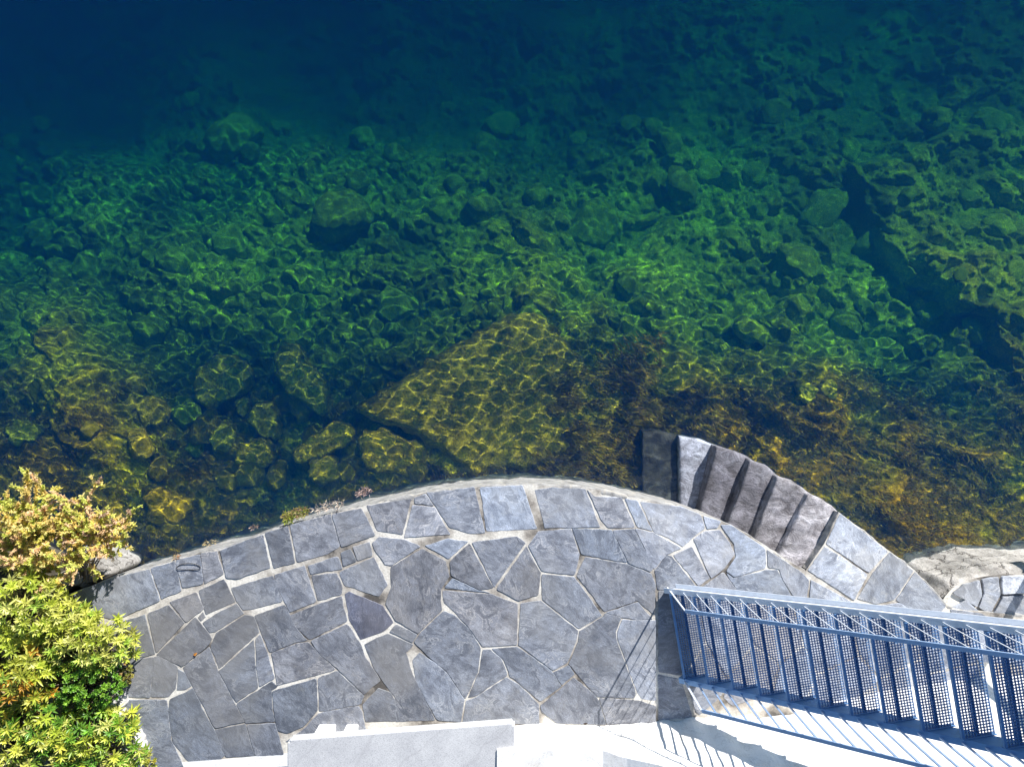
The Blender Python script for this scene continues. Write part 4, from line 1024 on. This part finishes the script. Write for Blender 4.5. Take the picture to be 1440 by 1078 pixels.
def leafy_shrub(ell, hgt, n, L, w, cols, label, seed, per=13, z0=0.0, base=None, name='leafy_shrub'):
    """ell = (cx, cy, rx, ry) of the crown in the photo"""
    r = random.Random(seed); cx, cy, rx, ry = ell
    bp = base or W(cx, cy, z0)
    root = empty(name, bp, label, 'shrub')
    cr = MB(); st = MB()
    for i in range(n):
        a = r.uniform(0, 6.283); q = math.sqrt(r.random()) * (1 + .12 * math.sin(a * 3 + seed) + .1 * math.sin(a * 7))
        px = cx + rx * q * math.cos(a); py = cy + ry * q * math.sin(a)
        lay = r.random()
        z = z0 + hgt * (1 - .55 * q * q) * (1 if lay > .35 else r.uniform(.35, .8)) * r.uniform(.85, 1.1)
        tip = W(px, py, z)
        out = Vector((tip.x - bp.x, tip.y - bp.y, 0)); out = out.normalized() if out.length > .01 else Vector((1, 0, 0))
        axis = (Vector((0, 0, 1)) + out * .75 * q + Vector((r.gauss(0, .22), r.gauss(0, .22), 0))).normalized()
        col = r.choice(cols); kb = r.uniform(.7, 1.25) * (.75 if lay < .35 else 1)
        m1 = bp.lerp(tip, .5) + Vector((r.gauss(0, .03), r.gauss(0, .03), -.04))
        st.tube([bp + Vector((r.gauss(0, .04), r.gauss(0, .04), 0)), m1, tip - axis * .02], [.009, .006, .004], 5)
        t1 = axis.orthogonal().normalized(); t2 = axis.cross(t1)
        rs = r.uniform(.6, 1.2)
        for k in range(per):
            th = k * 2.4 + r.uniform(-.3, .3); el = R(8 + 62 * (k / per)) + r.uniform(-.15, .15)
            d = (t1 * math.cos(th) + t2 * math.sin(th)) * math.cos(el) + axis * math.sin(el)
            p = tip - axis * (.07 * (1 - k / per)) * (L / .12)
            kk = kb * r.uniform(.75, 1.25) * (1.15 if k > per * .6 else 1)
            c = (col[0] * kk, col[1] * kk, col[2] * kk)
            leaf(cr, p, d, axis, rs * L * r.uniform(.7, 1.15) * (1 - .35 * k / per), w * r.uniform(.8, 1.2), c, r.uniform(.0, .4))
    cr.build('crown', M_LEAF, root); st.build('stems', M_BARK, root)
    return root
YG = [(.50, .54, .07), (.40, .48, .05), (.60, .60, .13), (.28, .40, .05), (.62, .62, .18), (.46, .52, .06)]
GR = [(.16, .34, .03), (.24, .42, .04), (.12, .27, .03)]
OR = [(.55, .42, .05), (.55, .28, .03), (.44, .46, .06), (.52, .50, .07)]
leafy_shrub((24, 862, 86, 58), .78, 240, .112, .0105, YG, 'yellow-green shrub with lance leaves, directly below the heath', 1)
leafy_shrub((116, 905, 74, 56), .70, 190, .112, .0105, YG + YG[2:3], 'yellow-green shrub with lance leaves, hanging furthest over the slate paving', 2)
leafy_shrub((4, 950, 78, 78), .85, 190, .125, .0125, OR + YG, 'orange-tinged shrub with lance leaves at the left edge', 3)
leafy_shrub((116, 964, 66, 46), .58, 260, .048, .011, GR, 'bright mid-green shrub with small rounded leaves, in the middle of the shrubs', 4, per=14)
leafy_shrub((124, 1046, 84, 56), .62, 220, .118, .0105, YG + GR, 'yellow-green shrub with lance leaves at the bottom, beside the whitish kerb stone', 5)
leafy_shrub((20, 1046, 92, 76), .80, 220, .11, .0115, GR + YG + OR[2:], 'darker green shrub in the bottom left corner', 6)
leafy_shrub((176, 948, 13, 20), .35, 30, .03, .010, [(.34, .30, .07), (.38, .26, .10), (.28, .30, .06)], 'little rusty-yellow succulent on the kerb beside the paving', 7, per=12, name='succulent')
leafy_shrub((210, 1072, 9, 12), .16, 14, .045, .008, [(.45, .40, .04), (.36, .40, .05)], 'tiny bright yellow plant in the paving corner at the bottom', 8, per=10, name='small_plant')

def heath(bpx, bpz, tips, label, seed, cols, dens):
    r = random.Random(seed); bp = W(*bpx, bpz)
    root = empty('heath_shrub', bp, label, 'shrub'); br = MB(); lf = MB(); tw = MB()
    def sprig(a, b, rad, lvl):
        m = a.lerp(b, .5) + Vector((r.gauss(0, .02), r.gauss(0, .02), r.gauss(0, .015) + .02)) * (1 if lvl else 2.5)
        (br if lvl == 0 else tw).tube([a, m, b], [rad, rad * .75, rad * .4], 5)
        if lvl < 2:
            for k in range(7 if lvl == 0 else 4):
                f = r.uniform(.35, 1.0); s = a.lerp(m, f * 2) if f < .5 else m.lerp(b, f * 2 - 1)
                dv = (b - a).normalized() * r.uniform(.5, 1.0) + Vector((r.gauss(0, .5), r.gauss(0, .5), r.uniform(-.1, .5)))
                ln = (b - a).length * (r.uniform(.22, .42) if lvl == 0 else r.uniform(.3, .55))
                sprig(s, s + dv.normalized() * ln, rad * .45, lvl + 1)
        if lvl >= 1:
            col = r.choice(cols); n = int((b - a).length * dens)
            for k in range(n):
                f = r.uniform(.1, 1.05); s = a.lerp(m, min(1, f * 2)) if f < .5 else m.lerp(b, f * 2 - 1)
                d = (b - a).normalized() * .8 + Vector((r.gauss(0, .7), r.gauss(0, .7), r.gauss(0, .7)))
                kk = r.uniform(.6, 1.35)
                c = (col[0] * kk, col[1] * kk, col[2] * kk)
                dd = d.normalized(); sd_ = dd.cross(to_sun + Vector((r.gauss(0, .5), r.gauss(0, .5), r.gauss(.5, .5)))).normalized() * r.uniform(.005, .009); L = r.uniform(.026, .048)
                lf.add([s - sd_, s + dd * L * .5 - sd_, s + dd * L, s + dd * L * .5 + sd_, s + sd_], [(0, 1, 2, 3, 4)], c)
    for (px, py, z) in tips:
        e = W(px, py, z); sprig(bp + Vector((r.gauss(0, .04), r.gauss(0, .04), 0)), bp.lerp(e, .80), .011, 0)
    br.build('branches', M_BARK, root); tw.build('twigs', M_TWIG, root); lf.build('foliage', M_HEATH, root)
HC = [(.80, .72, .16), (.86, .66, .20), (.66, .70, .14), (.88, .62, .34), (.76, .76, .18), (.88, .76, .28)]
hr = random.Random(4)
tips = [(8,735,.2),(20,700,.25),(40,686,.3),(52,694,.35),(15,760,.25),(35,745,.4),(60,730,.45),(30,775,.35),(62,765,.5),(10,790,.2),(50,795,.4),(70,706,.3),(78,690,.3),(25,722,.4),(48,715,.45),(5,715,.2),(75,748,.45),(85,785,.35),(66,815,.3),(92,810,.25),(88,725,.4),(-15,745,.2),(-20,780,.2)]
heath((48, 798), -.2, tips, 'broad yellow-brown heath shrub at the water\'s edge, on the left', 11, HC, 330)
heath((120, 812), -.12, [(112,690,.3),(127,672,.35),(150,704,.35),(172,690,.35),(182,718,.3),(176,735,.2),(160,752,.25),(100,705,.3),(96,730,.35),(132,716,.4),(144,690,.3),(138,745,.3),(104,760,.3)], 'thin woody heath with bare pinkish twigs, rising behind the pale boulder', 12, HC + [(.6,.42,.28)], 220)

def tuft(cx, cy, rx, ry, n, hgt, cols, label, seed, z0=0.0):
    r = random.Random(seed); mb = MB()
    for i in range(n):
        a = r.uniform(0, 6.283); q = math.sqrt(r.random()); p = W(cx + rx * q * math.cos(a), cy + ry * q * math.sin(a) - .22 * rx * q * math.cos(a), z0)
        d = Vector((r.gauss(0, .6), r.gauss(.15, .6), r.uniform(.4, 1.2))).normalized(); L = hgt * r.uniform(.5, 1.3)
        c = r.choice(cols); k = r.uniform(.7, 1.3)
        s = d.cross(Vector((0, 0, 1))).normalized() * r.uniform(.002, .006)
        m = p + d * L * .55
        mb.add([p - s * .6, p + s * .6, m + s, m - s, p + d * L - Vector((0, 0, L * .2))], [(0, 1, 2, 3), (3, 2, 4)], (c[0] * k, c[1] * k, c[2] * k))
    return tag(mb.build('plant_tuft', M_LEAF), label, 'plant')
PK = [(.50, .30, .24), (.55, .38, .30), (.42, .34, .18)]
tuft(416, 722, 20, 7, 420, .06, [(.36, .34, .06), (.30, .36, .05), (.5, .32, .2), (.48, .38, .16)], 'yellow and pink tuft on the quay lip, the largest there', 21)
tuft(406, 731, 7, 5, 160, .05, [(.34, .42, .05), (.42, .44, .06)], 'small fresh green tuft at the lower end of the pink one', 22)
tuft(512, 692, 11, 6, 130, .055, [(.62, .48, .44), (.5, .34, .3), (.3, .2, .16)], 'pinkish rosette on the quay lip, furthest right of the plants there', 23)
tuft(462, 712, 24, 5, 150, .07, [(.62, .5, .42), (.66, .58, .48)], 'thin dry grass on the quay lip between the tuft and the rosette', 24)
tuft(249, 782, 5, 4, 50, .045, [(.5, .26, .14), (.42, .3, .12)], 'small rusty sprig on the quay lip above the scored stone', 25)
tuft(297, 763, 12, 4, 70, .04, [(.46, .36, .16), (.5, .4, .24)], 'sparse dry sprigs on the quay lip, left of the yellow tuft', 26)
tuft(357, 741, 7, 3, 40, .04, [(.5, .36, .28)], 'single dry pink sprig on the quay lip', 27)

def flat_leaf(px, py, z, L, w, ang, col, label, nrm=None):
    mb = MB(); p = W(px, py, z); d = Vector((math.cos(ang), math.sin(ang), .12))
    leaf(mb, p, d, Vector((0, 0, 1)), L, w, col, .2)
    return tag(mb.build('fallen_leaf', M_LEAF), label, 'leaf')
flat_leaf(272, 921, .02, .055, .018, .6, (.62, .26, .05), 'small orange fallen leaf on a joint of the dark slate paving')
flat_leaf(1003, 1027, .16, .075, .032, -.3, (.10, .05, .03), 'curled dark brown leaf against the white wall below the stair')
flat_leaf(820, 1017, .03, .06, .014, .1, (.05, .035, .025), 'dark shrivelled leaf at the foot of the white wall')
# thin wire bent round on a border stone
mb = MB(); ring = []
for k in range(25):
    a = 6.283 * k / 24; ring.append(W(265 + 17 * math.cos(a), 796 + (6.2 if math.sin(a) > 0 else 3) * math.sin(a) + 1.5 * math.cos(2 * a), .016 + .003 * math.sin(3 * a)))
mb.tube(ring, .0042, 6); wm = mat_simple('rusted_wire', [(.3, (.03, .028, .028)), (.7, (.09, .08, .075))], 60, .7, .3, .002)
tag(mb.build('wire_loop', wm), 'thin dark wire loop lying on a border stone at the left of the quay', 'wire')
